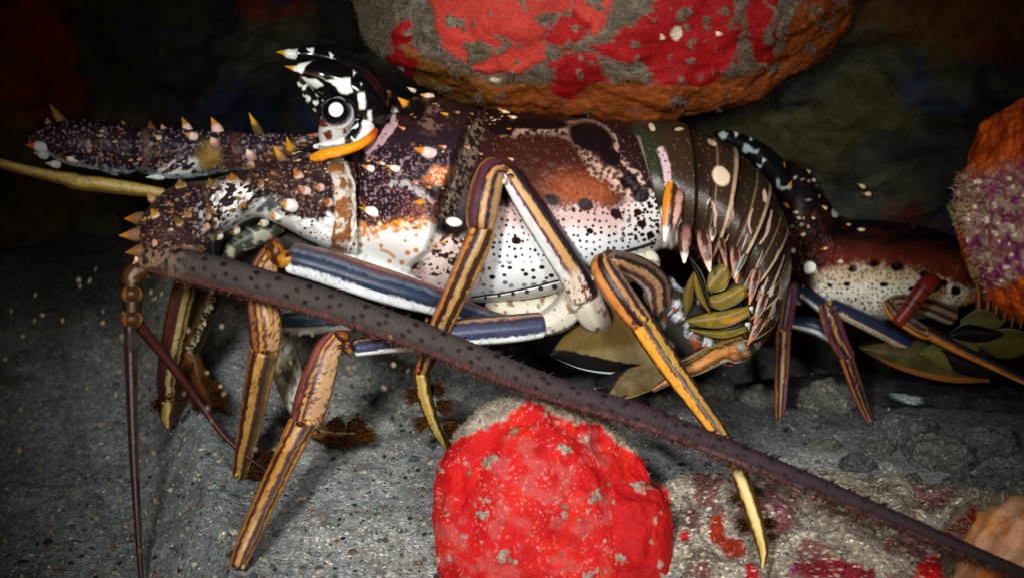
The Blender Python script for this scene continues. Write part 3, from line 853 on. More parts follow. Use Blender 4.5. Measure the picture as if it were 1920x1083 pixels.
for x, y, dx, dy, ln, r, b, tp, sp_ in (
        (700, 318, -1, -.35, 26, 8, '#e6d6d0', '#c07a18', .6), (722, 308, -1, -.25, 20, 6, '#e0d0c8', '#b87a20', .6), (746, 318, -1, -.35, 28, 8, '#e8d8d4', '#c08a28', .65), (806, 288, -1, -.35, 34, 13, '#e2c8c4', '#c8781a', .55), (836, 277, -1, -.3, 16, 7, '#d4b0a0', '#b86a20', .5),
        (703, 398, -1, -.3, 34, 11, '#f0ece6', '#a8741c', .65), (752, 420, -1, -.4, 18, 10, '#f0e0c0', '#c88a20', .4), (783, 427, -1, .0, 12, 7, '#d07a2a', '#a85a18', .5), (790, 380, -1, -.1, 14, 8, '#d89a3a', '#c88420', .4), (783, 344, -1, -.3, 14, 6, '#d8c0a0', '#c07a28', .5), (808, 352, -1, -.2, 12, 6, '#d8a070', '#c07a28', .5), (829, 353, -1, -.2, 10, 5, '#d8a070', '#a85a20', .5),
        (822, 460, -1, .2, 12, 7, '#d8b088', '#8a4a1c', .5), (835, 453, -1, .2, 13, 7, '#e0b080', '#c07828', .5), (815, 464, -1, .3, 12, 7, '#e6d0b0', '#b8843a', .4), (848, 440, -1, .2, 8, 4, '#d8a060', '#b86a1c', .4),
        (738, 186, -1, -.75, 36, 13, '#1c1414', '#d8881a', .5), (770, 204, -.8, -.7, 34, 13, '#16110f', '#d88a1a', .5), (775, 170, -1, -.5, 14, 7, '#e6d2b4', '#d8c0a0', .5), (806, 182, -1, -.25, 20, 8, '#e0c4a8', '#c88a50', .6), (838, 216, -1, -.4, 14, 7, '#d8a860', '#c07a20', .4), (759, 243, -1, -.5, 16, 6, '#e0d0c0', '#d06a10', .4),
        (950, 212, -1, -.5, 20, 7, '#e6d8bc', '#c89a40', .5), (965, 222, -1, -.4, 16, 7, '#e6dcc8', '#c88a30', .5), (880, 278, -1, -.4, 12, 6, '#cfa090', '#b87a40', .5), (962, 300, -1, -.4, 12, 6, '#d8bca8', '#c09070', .5), (958, 243, -1, -.2, 10, 5, '#8a5a30', '#b05a18', .4), (905, 290, -1, -.3, 10, 5, '#8a6a50', '#b07a38', .4), (756, 204, -1, -.2, 16, 8, '#1a1412', '#0e0b0b', .4)):
    spine(body, x, y, car_d(x, y) + .02, dx, dy, ln, r * (1.25 if r > 7 else .8), -.45, b, tp, sp_ * .9)
# bead row along the front rim of the cheek
for q in range(9):
    ball(body, 664 + 4 * math.sin(q * 2.3), 330 + q * 17 + 4 * math.sin(q * 5.1), car_d(668, 330 + q * 17) - .04, (4.5, 3, 5.5, 2.5, 4)[q % 5], lin(('#d8cfb8', '#a8987c', '#e2dccb')[q % 3]), (6, 4, 5, 3.5)[q % 4], .05, 8, 30 * q)
# pale under-plates between the cheek and the legs
tube(body, [(600, 478, 19.6, 34), (660, 492, 19.3, 44), (720, 512, 19.2, 46), (790, 548, 19.3, 40), (850, 575, 19.4, 30)], lambda s, v, a, x, y, f: mix(np.broadcast_to(lin('#d0d4d0'), x.shape + (3,)), lin('#8f9a9c'), ss(.5, .8, .5 + .5 * np.sin(a / 2.2)) * .5 * (x < 690)), mod=lambda A, T: 1 + .05 * np.sin(A / 2.2))
tube(body, [(920, 572, 20.0, 30), (950, 580, 19.9, 36), (1000, 582, 19.8, 44), (1060, 568, 19.7, 50), (1130, 520, 19.4, 60), (1220, 490, 19.6, 46)], lambda s, v, a, x, y, f: mix(np.broadcast_to(lin('#cfc9b4'), x.shape + (3,)), lin('#6a4026'), squig(x, y, 10, .62, 190) * .8))
# antenna base near the head
PED = [(666, 306, 670, 482, .88, 19.35), (650, 302, 656, 478, .90, 19.3), (610, 296, 628, 470, .95, 19.2), (560, 292, 580, 452, 1.0, 19.1), (515, 300, 530, 425, .95, 19.0), (470, 316, 484, 408, .85, 18.9), (430, 326, 440, 426, .85, 18.8), (392, 338, 405, 448, .9, 18.7), (350, 342, 396, 486, .95, 18.5), (312, 356, 350, 500, .9, 18.35), (278, 388, 300, 500, .7, 18.25), (255, 425, 272, 492, .4, 18.2)]
X, Y, D, co, near, s, si = loft(PED, 560, 420, .85)
wx, wy = wob(X, Y, 200, 7, 20); w2x, w2y = wob(X, Y, 204, 1.5, 12)
c = np.broadcast_to(lin('#2a1d22'), X.shape + (3,)).copy()
c = mix(c, lin('#3c2a26'), ss(.45, .65, fbm2(X / 30, Y / 30, 206)))
c = mix(c, lin('#8f807a'), np.maximum(np.maximum(squig(X, Y, 5, .72, 207, 2.2, .15), dots(w2x * .8, w2y * 1.3, 9, .6, 1.7, 217, .7)) * (X < 420), np.maximum(squig(X, Y, 6, .70, 208), dots(w2x, w2y, 9, .8, 2.0, 218, .75)) * (X > 470)) * .8)
pat = ss(1.25, .7, ell(wx, wy, 432, 388, 62, 52, -25))
c = mix(c, lin('#dfe0e0'), pat * squig(X + .5 * Y, Y, 9, .53, 209, 1.0))
blu = ss(1.2, .6, ell(wx, wy, 470, 400, 66, 20, -22))
c = mix(c, mix(np.broadcast_to(lin('#5c6468'), c.shape), lin('#cfd4d2'), squig(X, Y, 6, .5, 210, 2.5, -.7)), blu * .9)
c = mix(c, lin('#e2e5e4'), ss(8, 3, Y * .0 + pdist(wx, wy, [(398, 447), (440, 425), (480, 404), (515, 402)])[0]))
wedge = wy - np.interp(X, [495, 520, 560, 600, 640, 660], [398, 402, 408, 412, 400, 395])
wm = ss(-6, 6, wedge + 14 * (vn2(X / 6, Y / 6, 211) - .5)) * ss(488, 500, X)
c = mix(c, lin('#e6e9ea'), wm)
c = mix(c, lin('#2a3038'), dots(w2x, w2y, 10.5, .8, 2.8, 212, .75) * wm * ss(535, 570, X))
band = ss(24, 18, np.abs(wx - np.interp(Y, [300, 340, 400, 440, 480], [632, 644, 650, 645, 636])))
bc = mix(np.broadcast_to(lin('#8a5a34'), c.shape), lin('#c8beb0'), ss(.48, .6, fbm2(X / 16, Y / 20, 213, 4)))
c = mix(c, bc, band)
c = mix(c, lin('#dfe0d8'), ss(4.5, 2, np.abs(wx - np.interp(Y, [300, 340, 400, 440, 480], [648, 660, 666, 661, 650]))) * .9)
jt = ss(9, 4, np.abs(wx - np.interp(Y, [330, 400, 460], [378, 392, 410])))
c = mix(c, lin('#5c3f32'), jt * .8)
rim = ss(14, 2, pdist(X, Y, [(268, 480), (300, 478), (330, 470), (372, 470)])[0])
c = mix(c, lin('#7c5a3c'), rim * .8)
for bx, by, br, bh in ((340, 352, 16, .10), (400, 346, 15, .08), (437, 340, 16, .12), (493, 347, 14, .10), (455, 382, 14, .10), (292, 408, 18, .12), (352, 406, 14, .08), (388, 407, 13, .08), (337, 420, 15, .08), (545, 386, 16, .12), (615, 382, 13, .08), (573, 360, 16, .12), (560, 332, 20, .12), (600, 350, 12, .08), (520, 330, 26, .10), (300, 450, 16, .09), (530, 355, 14, .07), (470, 340, 12, .07)):
    D = D - bh * np.exp(-((X - bx) ** 2 + (Y - by) ** 2) / br ** 2) * np.where(near, 1, -1) * np.abs(si) ** .5
    c = mix(c, lin('#4a302a'), np.exp(-((X - bx) ** 2 + (Y - by) ** 2) / (br * .8) ** 2) * .6 * (wm < .5))
D = D - (.10 * np.exp(-(pdist(X, Y, [(640, 310), (652, 400), (640, 470)])[0] / 14) ** 2) - .20 * np.exp(-(pdist(X, Y, [(482, 316), (500, 405)])[0] / 10) ** 2) - .20 * np.exp(-(pdist(X, Y, [(378, 335), (392, 400), (405, 455)])[0] / 7) ** 2) + .10 * np.exp(-(pdist(X, Y, [(392, 335), (408, 400), (418, 445)])[0] / 8) ** 2) + .14 * (fbm2(X / 18, Y / 18, 214, 3) - .5)) * np.abs(si) ** .5 * np.where(near, 1, -1)
ped_d = near_depth(X, Y, D, near)
body.grid(*[(lambda X, Y, D, C: (P(X, Y, D), C))(*caps(X, Y, D, c))][0])
for x, y, dx, dy, ln, r, b, tp, sp_ in (
        (340, 350, -.3, -1, 18, 11, '#d8b8a0', '#7a5a20', .5), (396, 346, -.4, -1, 16, 10, '#d8cdb8', '#6a4c1c', .4), (437, 338, -.2, -1, 18, 11, '#e6dcc8', '#8a5a18', .45), (493, 345, -.5, -.6, 14, 9, '#e8e2d4', '#7a5424', .5), (455, 382, .2, .3, 12, 8, '#ece4d8', '#8a5a24', .5),
        (292, 405, -.6, -.8, 20, 9, '#e6d6b8', '#b07a20', .5), (352, 404, -.4, -.7, 14, 8, '#cfa890', '#8a5a38', .5), (388, 405, -.5, -.4, 13, 8, '#d8b8a0', '#8a5a38', .5), (337, 418, -.4, -.8, 16, 8, '#c8c090', '#6a4c14', .45), (385, 425, -.8, -.2, 14, 8, '#d8b4a0', '#9a6a48', .5),
        (262, 410, -1, .0, 28, 13, '#7c5438', '#a8681a', .6), (258, 440, -1, .05, 34, 13, '#8a6248', '#b8781a', .6), (266, 470, -1, .1, 30, 13, '#7c5638', '#98601a', .6), (262, 482, -.8, .8, 18, 8, '#e6d6c0', '#c8a070', .6), (285, 372, -.6, -.8, 14, 8, '#d8a890', '#a87850', .5), (292, 455, -.4, .7, 12, 7, '#d8a890', '#c09070', .5),
        (545, 385, -1, -.2, 26, 13, '#eeeae2', '#b08430', .65), (615, 380, -.7, -.3, 14, 9, '#e8d8cc', '#8a4c28', .45), (600, 352, -1, .0, 14, 8, '#e0cfc8', '#b06a48', .5), (573, 358, -.9, -.3, 18, 9, '#e6d8d4', '#b0745c', .5), (560, 330, -.6, -.8, 20, 9, '#e6c4b8', '#a8642c', .5), (520, 405, -1, .0, 18, 9, '#f0f0ea', '#b08430', .6), (495, 418, -1, .25, 16, 8, '#e8e6de', '#a8843c', .6), (440, 432, -1, .3, 18, 9, '#f0ece0', '#6a5420', .5), (408, 442, -1, .25, 18, 9, '#f0ecd8', '#7a5a18', .45),
        (548, 292, -.3, -1, 46, 11, '#5c3c24', '#c08a1c', .5), (470, 292, -.6, -1, 18, 10, '#b89088', '#d8c0b0', .6), (402, 268, -.6, -1, 16, 10, '#b08478', '#c8a890', .6), (470, 312, -.6, .8, 14, 9, '#c09888', '#6a4a18', .5), (530, 300, -.6, -.9, 40, 9, '#8a6a4c', '#c8962a', .55), (565, 292, -.8, -.2, 24, 8, '#d8c8b8', '#b0805c', .6)):
    spine(body, x, y, ped_d(x, y) + .02, dx, dy, ln * (1.1 if x < 290 else .85), r * 1.35, -.25 if x < 270 else -.9, b, tp, sp_ * .85)
rnd = random.Random(21)
def bump(x, y, dep, r):
    ch, tp = rnd.choice((('#b89a90', '#6a4424'), ('#d8ccc0', '#8a6028'), ('#6a463c', '#8a5c28'), ('#c8a498', '#b8946c'), ('#4a302c', '#7c5428')))
    spine(body, x, y, dep + .02, -1, rnd.uniform(-.7, .3), r * rnd.uniform(1.2, 2.2), r, rnd.uniform(-.9, -.2), ch, tp, rnd.uniform(.3, .5))
for _ in range(90):
    x = rnd.uniform(262, 640); t_ = rnd.uniform(.08, .8)
    ty = np.interp(x, [262, 300, 350, 400, 470, 560, 640], [400, 365, 345, 336, 316, 292, 300]); by = np.interp(x, [262, 300, 350, 400, 440, 480, 520, 640], [480, 490, 480, 440, 415, 396, 396, 400])
    y = ty + t_ * (by - ty); bump(x, y, ped_d(x, y), rnd.uniform(3, 6.5))
for _ in range(60):
    x = rnd.uniform(660, 850); y = rnd.uniform(270, 440)
    if x < np.interp(y, [270, 440], [850, 815]): bump(x, y, car_d(x, y), rnd.uniform(2.5, 4.5))
for _ in range(26):
    x = rnd.uniform(740, 960); y = np.interp(x, [740, 800, 850, 900, 960], [196, 186, 190, 208, 216]) + rnd.uniform(0, 45); bump(x, y, car_d(x, y), rnd.uniform(3, 5))
for _ in range(70):
    x = rnd.uniform(85, 560); y = rnd.uniform(np.interp(x, [85, 140, 560], [245, 238, 256]), np.interp(x, [85, 200, 330, 560], [285, 312, 325, 305])); bump(x, y, np.interp(x, [70, 210, 400, 640], [19.0, 18.95, 19.8, 20.5]) + .1, rnd.uniform(3, 6))
# clutter of plates between the two antenna bases, under the eye
for q, (x0, y0, x1, y1, w_, h_) in enumerate(((500, 286, 600, 262, 24, '#3a2a22'), (486, 300, 560, 280, 30, '#4a3226'), (520, 278, 610, 250, 10, '#b0582c'), (540, 272, 600, 268, 26, '#2c2422'), (520, 310, 610, 300, 34, '#2e2024'), (555, 315, 600, 345, 22, '#8a4a38'), (585, 305, 640, 300, 18, '#d0d4d4'), (470, 300, 520, 330, 30, '#33221f'))):
    cc = lin(h_)
    tube(body, [(x0, y0, 19.2, w_ * .6), ((x0 + x1) / 2, (y0 + y1) / 2 - 3, 19.0, w_), (x1, y1, 19.3, w_ * .7)], lambda s, v, a, x, y, f: mix(np.broadcast_to(cc, x.shape + (3,)), lin('#b89a8c'), squig(x, y, 5, .64, 220) * .7))
# far antenna base reaching left
def far_ped(s, v, a, x, y, f):
    wx, wy = wob(x, y, 230, 6, 18)
    c = np.broadcast_to(lin('#241b26'), x.shape + (3,)).copy()
    c = mix(c, lin('#9a8c88'), np.maximum(squig(x, y, 5.5, .70, 231), dots(x, y, 9, .7, 1.9, 236, .7)) * .75)
    c = mix(c, lin('#9fb0b4'), ss(.62, .9, v * -1 + .25 * (vn2(x / 6, y / 6, 232) - .5)) * (.4 + .6 * squig(x, y, 8, .42, 233)))
    w1 = ss(1.2, .6, ell(wx, wy, 335, 316, 58, 16, -14)); c = mix(c, lin('#c8ccc8'), w1 * squig(x, y, 9, .42, 234, 2, -.5))
    c = mix(c, lin('#7c6426'), ss(1.2, .4, ell(wx, wy, 392, 292, 30, 32, 30)))
    c = mix(c, lin('#5a4034'), ss(9, 4, np.abs(wx - 272)) * .8)
    c = mix(c, lin('#4a2e24'), ss(20, 6, np.abs(wx - 440)) * .8)
    return c
FP = [(640, 285, 20.8, 60), (560, 284, 20.6, 64), (480, 284, 20.4, 72), (400, 285, 20.2, 84), (330, 288, 20, 94), (272, 284, 19.8, 86), (210, 278, 19.6, 92), (140, 268, 19.4, 84), (95, 262, 19.3, 62), (70, 258, 19.2, 42)]
tube(body, FP, far_ped, 420, 170, sharp=.85, mod=lambda A, T: 1 + .12 * (fbm2(A / 22, 3 * np.sin(T) + 2 * np.cos(T), 237, 3) - .5) - .07 * np.exp(-((A - 375) / 6) ** 2) - .07 * np.exp(-((A - 205) / 7) ** 2) + .05 * np.exp(-((A - 390) / 7) ** 2))
for x, y, dx, dy, ln, r, b, tp in ((115, 226, -.7, -1, 34, 9, '#8a6a3c', '#8a6a1c'), (95, 245, -.3, -1, 22, 13, '#8a5a48', '#a87860'), (152, 238, .6, -1, 14, 8, '#e0d8d0', '#c0a070'), (186, 242, -.2, -1, 14, 6, '#8a7030', '#8a6a20'), (240, 246, -.6, -1, 20, 8, '#e6d8c0', '#b8801c'), (284, 242, -.2, -1, 14, 9, '#8a4630', '#6a3a28'), (308, 246, -.4, -1, 12, 8, '#d8b4a8', '#c89a90'), (352, 242, -.5, -1, 22, 9, '#e0c8b8', '#b0801c'), (408, 244, -.5, -1, 24, 11, '#e6c4bc', '#c88a20'), (484, 246, -.5, -1, 34, 9, '#5a4a24', '#c8941c'), (300, 262, -.6, -.4, 16, 9, '#c8b890', '#a8843a'), (362, 256, -.6, -.2, 16, 9, '#e6d4c0', '#b88a3a'), (160, 258, -.6, -.2, 14, 8, '#d8c8a0', '#a8842a'),
                                   (78, 275, -1, -.1, 28, 11, '#d8e4ec', '#a85a24'), (140, 296, -1, -.1, 30, 10, '#f0ece0', '#5a3418'), (215, 308, -1, -.1, 34, 11, '#f0ece0', '#5a3418'), (305, 300, -1, -.05, 26, 11, '#f0ece4', '#8a5a20'), (82, 290, -1, -.2, 18, 9, '#c8d4d8', '#8a9a98'), (105, 308, -1, -.1, 18, 8, '#d0dcdc', '#a8b4b0'), (215, 322, -1, -.1, 22, 7, '#c8d8d0', '#c8d8d0'), (300, 330, -1, .1, 24, 8, '#d8e0dc', '#c8d0cc'), (242, 288, -.5, -.6, 12, 8, '#c8a888', '#a88858')):
    spine(body, x, y, 19.3 + (x - 70) * .0022 - (.25 if 250 < y < 300 else 0), dx, dy, ln * 1.2, r * 1.3, -.3, b, tp, .42)

# abdomen: overlapping rings curling down
AB = [(1150, 230, 1218, 470, 1.30, 20), (1206, 228, 1250, 466, 1.36, 20), (1262, 231, 1272, 474, 1.40, 20), (1335, 258, 1302, 486, 1.4, 20), (1397, 298, 1332, 502, 1.36, 20), (1446, 356, 1360, 526, 1.3, 20), (1476, 432, 1386, 556, 1.22, 20), (1480, 520, 1398, 590, 1.1, 20), (1448, 618, 1384, 632, .95, 20), (1405, 672, 1362, 655, .8, 20)]
X, Y, D, co, near, s, si = loft(AB, 620, 420, .8)
bul = np.abs(si) ** 1.2
dX, dY = np.gradient(X.mean(1))[:, None], np.gradient(Y.mean(1))[:, None]
dl = np.hypot(dX, dY)
X = X + 20 * bul * dX / dl; Y = Y + 20 * bul * dY / dl
bounds = np.array([0.0, .205, .36, .50, .63, .765, .89, 1.001])   # posterior edges of the rings along s
k = np.clip(np.searchsorted(bounds, s, 'right') - 1, 0, 6)
fr = (s - bounds[k]) / (bounds[k + 1] - bounds[k])
step = 1 + .06 * fr - .04 * ss(.1, .0, fr) - .02 * np.exp(-((fr - .45) / .05) ** 2)
mX, mY = X.mean(1, keepdims=True), Y.mean(1, keepdims=True)
X = mX + (X - mX) * step; Y = mY + (Y - mY) * step; D = 20 + (D - 20) * step
wx, wy = wob(X, Y, 240, 1.8, 16)
c = np.broadcast_to(lin('#33241a'), X.shape + (3,)).copy()
c = mix(c, lin('#2a2a1e'), ss(.5, .7, fbm2(X / 50, Y / 50, 241)) * .6)
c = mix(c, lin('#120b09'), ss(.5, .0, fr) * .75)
c = mix(c, lin('#27301f'), ss(1.1, .7, ell(X, Y, 1222, 300, 30, 80, -22)))
c = mix(c, lin('#b89c78'), ss(.065, .02, np.abs(fr - .93)) * (.5 + .6 * fbm2(X / 9, Y / 9, 242)) * (k > 0))
c = mix(c, lin('#94785a'), ss(.035, .01, np.abs(fr - .52)) * (.3 + .6 * fbm2(X / 7, Y / 7, 243)) * (k > 0) * .8)
c = mix(c, lin('#a08c74'), dots(X, Y, 12, .6, 1.2, 244, .5) * .6)
for ex, ey, a_, b_, t in ((1352, 330, 15, 19, -35), (1335, 267, 9, 5, 35), (1222, 238, 5, 8, -30), (1273, 242, 8, 3, 0), (1434, 367, 4, 12, -8)):
    c = mix(c, lin('#d9c4a6'), ss(1.15, .85, ell(wx, wy, ex, ey, a_, b_, t)))
for q, wd in (([(1332, 372), (1326, 384)], 5), ([(1336, 380), (1342, 400), (1340, 425)], 5.5), ([(1374, 372), (1373, 400), (1364, 428)], 5.5), ([(1410, 392), (1404, 420), (1408, 438)], 4.5), ([(1446, 396), (1440, 432), (1426, 456)], 6), ([(1402, 440), (1390, 470)], 3.5), ([(1460, 470), (1452, 490)], 4), ([(1430, 470), (1414, 510)], 3), ([(1470, 480), (1452, 530), (1430, 560)], 3.5), ([(1440, 520), (1420, 560)], 3.5), ([(1366, 440), (1352, 470)], 3), ([(1396, 482), (1372, 520)], 3), ([(1412, 505), (1386, 552)], 3), ([(1434, 560), (1408, 600)], 3), ([(1456, 560), (1436, 606)], 3)):
    dq, tq = pdist(wx, wy, q)
    c = mix(c, lin('#b89a8c'), ss(wd + .6, wd - 1.5, dq * 1.7 + wd * .8 * np.abs(tq - .5)) * .9)
pk = ss(10, 5, pdist(wx, wy, [(1240, 282), (1250, 312), (1252, 345)])[0]) * (1 - dots(wx, wy, 10, 1, 2.6, 245, .7))
c = mix(c, lin('#c3a6ae'), pk)
c = mix(c, lin('#d6d9d8'), ss(1.1, .8, ell(wx, wy, 1250, 428, 28, 44, 8)))
ylim = np.interp(X, [1240, 1270, 1300, 1340, 1400], [352, 400, 440, 470, 520])
flec = ss(-10, 40, Y - ylim) * (k > 1)
c = mix(c, lin('#b8b4ae'), squig(X, Y, 9, .60, 246, 2.0, 1.9) * flec * .8)
c = mix(c, lin('#a86a3a'), squig(X, Y, 11, .68, 247, 2.0, 1.9) * flec * .8)
abd_d = near_depth(X, Y, D, near)
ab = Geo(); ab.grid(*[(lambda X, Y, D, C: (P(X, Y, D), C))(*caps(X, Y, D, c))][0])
# side flaps of the rings: flattened hooks
for x0, y0, x1, y1, wd, h1, h2, tp in ((1262, 330, 1246, 452, 26, '#c87818', '#3a241c', '#d8dcd4'), (1275, 345, 1262, 440, 24, '#3a241c', '#b08070', '#4a2c20'), (1285, 415, 1283, 492, 27, '#3a211a', '#8a6054', '#d8d0c8'), (1315, 425, 1331, 508, 25, '#b08070', '#3c241a', '#e0c8b0'), (1338, 425, 1335, 452, 14, '#9a9c98', '#5a4438', '#b8b8b4'), (1378, 455, 1381, 530, 20, '#b08470', '#3c241a', '#c88a50'), (1422, 496, 1405, 570, 17, '#b8947c', '#3c241a', '#b86a30'), (1438, 545, 1414, 606, 17, '#b8a494', '#3c241a', '#a85a28'), (1435, 590, 1402, 645, 17, '#b89880', '#3c241a', '#a86430'), (1350, 440, 1362, 500, 13, '#9a6a54', '#33201a', '#b87a5a'), (1402, 470, 1376, 522, 11, '#98a0a0', '#5a4c40', '#b8b8b8')):
    ca, cb_, ct = lin(h1), lin(h2), lin(tp)
    dd = min(abd_d(x0, y0), abd_d(x1, y1) + .3) - .03
    tube(ab, [(x0, y0, dd + .12, wd * .7), ((x0 * 2 + x1) / 3, (y0 * 2 + y1) / 3, dd - .03, wd), ((x0 + 2 * x1) / 3, (y0 + 2 * y1) / 3, dd - .08, wd * .75), (x1, y1, dd - .1, wd * .2)],
         lambda s, v, a, x, y, f: mix(mix(mix(np.broadcast_to(ca, x.shape + (3,)), cb_, ss(-.1, .25, (-v if h1 == '#c87818' else .62 - np.abs(v + .15)) + .35 * (vn2(x / 5, y / 5, 250) - .5))), ct, ss(.74, .86, s)), lin('#2c1d17'), ss(.34, .06, s) * (h1 != '#c87818')), flat=.45)
# pale knobbly underside of the tail
tube(ab, [(1235, 545, 19.8, 70), (1275, 590, 19.7, 90), (1315, 640, 19.6, 84), (1370, 660, 19.6, 60)], lambda s, v, a, x, y, f: mix(mix(np.broadcast_to(lin('#2b2c26'), x.shape + (3,)), lin('#a8b0b2'), squig(*wob(x, y, 251, 4, 10), 14, .56, 252)), lin('#7c3c1c'), squig(x, y, 18, .66, 253)), mod=lambda A, T: 1 + .08 * np.sin(A / 9 + 3 * np.sin(T * 3)))
# body and tail become one mesh with two shell materials
nb, nf = body.n, sum(len(f) for f in body.f)
body.v += ab.v; body.c += ab.c; body.f += [f + nb for f in ab.f]; body.n += ab.n
bo = body.build('body', M_SHELL, main)
bo.data.materials.append(M_ABD)
tot = len(bo.data.polygons)
mi = np.zeros(tot, np.int32); mi[nf:] = 1
bo.data.polygons.foreach_set('material_index', mi)
# ------------------------------------------------------------------ horns, eye
def horn_paint(patches):
    def f(s, v, a, x, y, fr):
        wx, wy = wob(x, y, 300, 3, 12)
        c = np.broadcast_to(lin('#0c0a0c'), x.shape + (3,)).copy()
        for q in patches:
            c = mix(c, lin(q[1]), ss(1.5, -1.5, sd(wx, wy, q[0])))
        return c
    return f


W_ = '#e4ece8'
g = Geo()
near_patches = [([(598, 142), (612, 150), (640, 148), (656, 146), (660, 172), (650, 178), (636, 172), (622, 156)], W_),
                ([(670, 176), (682, 174), (687, 190), (684, 206), (676, 206), (671, 190)], W_), ([(690, 208), (698, 208), (698, 228), (692, 228), (688, 218)], W_),
                ([(553, 124), (572, 116), (588, 113), (572, 126), (566, 140), (552, 132)], W_), ([(565, 145), (580, 149), (596, 150), (606, 160), (594, 165), (574, 165)], W_), ([(662, 132), (668, 136), (663, 143)], W_), ([(677, 156), (680, 158), (678, 160)], W_)]
pth = [(716, 262, 19.45, 26), (706, 228, 19.2, 64), (684, 188, 18.9, 88), (642, 157, 18.7, 84), (604, 142, 18.5, 62), (572, 134, 18.4, 36), (545, 128, 18.3, 12), (535, 126, 18.3, 3)]
tube(g, pth, horn_paint(near_patches), 160, 90)
spine(g, 556, 130, 18.25, -1, -.25, 24, 8, .1, '#e4ece8', '#c8901c', .25)
tube(g, [(562, 140, 18.5, 16), (570, 162, 18.6, 22), (586, 186, 18.8, 26), (604, 204, 19, 30)], lambda s, v, a, x, y, f: mix(np.broadcast_to(lin('#14100f'), x.shape + (3,)), lin('#dfe4dc'), ss(.66, .7, vn2(x / 9, y / 7, 301))))
g.build('horn', M_EYE, main)
g = Geo()
far_patches = [([(533, 100), (540, 93), (557, 92), (559, 102), (553, 112), (546, 115), (535, 108)], W_), ([(576, 90), (588, 91), (586, 100), (582, 103)], W_), ([(617, 99), (627, 105), (622, 112), (619, 110)], W_), ([(619, 116), (632, 120), (626, 134), (620, 137), (617, 128)], W_)]
tube(g, [(700, 190, 20.2, 60), (672, 146, 20.0, 66), (630, 116, 19.8, 58), (590, 104, 19.6, 38), (560, 101, 19.5, 22), (538, 100, 19.4, 7)], horn_paint(far_patches), 140, 80)
tube(g, [(552, 103, 19.38, 20), (540, 101, 19.35, 18), (531, 99, 19.3, 10), (519, 98, 19.3, 2)], lambda s, v, a, x, y, f: mix(np.broadcast_to(lin('#e0e8e4'), x.shape + (3,)), lin('#c8901c'), ss(.55, .6, s)), 20, 16)
g.build('horn', M_EYE, main)
# orange rim of the eye socket
g = Geo()
tube(g, [(588, 297, 18.75, 18), (608, 291, 18.62, 23), (638, 284, 18.55, 20), (670, 274, 18.55, 18), (694, 259, 18.65, 17), (704, 245, 18.85, 11)],
     lambda s, v, a, x, y, f: mix(mix(mix(np.broadcast_to(lin('#e8920a'), x.shape + (3,)), lin('#c2450a'), np.maximum(ss(.62, .95, s), ss(.55, .9, v + .2 * (vn2(a / 6, v, 302) - .5)) * .8)), lin('#e8b878'), ss(.62, .7, fbm2(x / 7, y / 7, 303)) * .5), lin('#241810'), ss(1.1, .8, ell(x, y, 622, 304, 13, 8))), mod=lambda A, T: 1 + .02 * np.sin(A / 1.4))  # dark spot below is a shadow notch painted into the rim colour
g.build('eye_rim', M_SHELL, main)
# pale socket and eyestalk
g = Geo()
def sock(s, v, a, x, y, f):
    wx, wy = wob(x, y, 304, 3, 9)
    c = np.broadcast_to(lin('#dbe6e4'), x.shape + (3,)).copy()
    c = mix(c, lin('#0f0d0d'), ss(13, 6, pdist(wx, wy, [(660, 196), (672, 222), (668, 244), (655, 262)])[0]) * squig(x, y, 8, .38, 305))
    c = mix(c, lin('#15100e'), ss(5, 2, pdist(wx, wy, [(656, 262), (640, 274), (600, 276)])[0]) * .7)
    return c
tube(g, [(668, 205, 19.1, 20), (680, 226, 18.95, 40), (678, 248, 18.85, 44), (656, 264, 18.75, 34), (620, 273, 18.7, 22), (590, 275, 18.8, 8)], sock, 90, 60)
tube(g, [(604, 202, 19.2, 20), (640, 192, 19.2, 20), (652, 180, 19.2, 16)], lambda s, v, a, x, y, f: mix(np.broadcast_to(lin('#c8d0d0'), x.shape + (3,)), lin('#8a5a50'), ss(.3, .0, s)))
g.build('eye_socket', M_SHELL, main)
g = Geo()
def stalk(s, v, a, x, y, f):
    c = np.broadcast_to(lin('#c3cccc'), x.shape + (3,)).copy()
    for q in ([(600, 222), (616, 226), (624, 236), (606, 240), (597, 236)], [(604, 250), (622, 244), (624, 262), (614, 264)], [(641, 240), (648, 239), (652, 251), (644, 252)]):
        c = mix(c, lin('#6a2c1a'), ss(2, -2, sd(*wob(x, y, 306, 3, 8), q)))
    return c
tube(g, [(632, 274, 19.0, 46), (626, 256, 18.85, 56), (628, 238, 18.7, 58), (632, 222, 18.6, 60)], stalk, 60, 60)
eyestalk = g.build('eyestalk', M_SHELL, main)
g = Geo()
tube(g, [(640, 222, 18.62, 52), (635, 216, 18.5, 60), (632, 212, 18.42, 58)], lambda s, v, a, x, y, f: mix(np.broadcast_to(lin('#dde6e8'), v.shape + (3,)), lin('#3a3a40'), ss(640, 612, x + .9 * (y - 212) + 4 * np.sin(y / 3)) ), 20, 50)
g.build('eye_ring', M_SHELL, main).parent = eyestalk
g = Geo()
def eyep(x, y):
    r = np.hypot(x - 630, y - 206)
    c = np.broadcast_to(lin('#0a0a12'), x.shape + (3,)).copy()
    c = mix(c, lin('#ffffff'), ss(14.5, 12.3, r)); c = mix(c, lin('#3a4454'), ss(1.5, .6, np.abs(np.hypot(x - 629, y - 209) - 25)))  # white disc is strobe eyeshine painted into the eye colour
    return c
ball(g, 629, 208, 18.28, 29, eyep, 28, .26, 70)
g.build('eye', M_EYE, main).parent = eyestalk

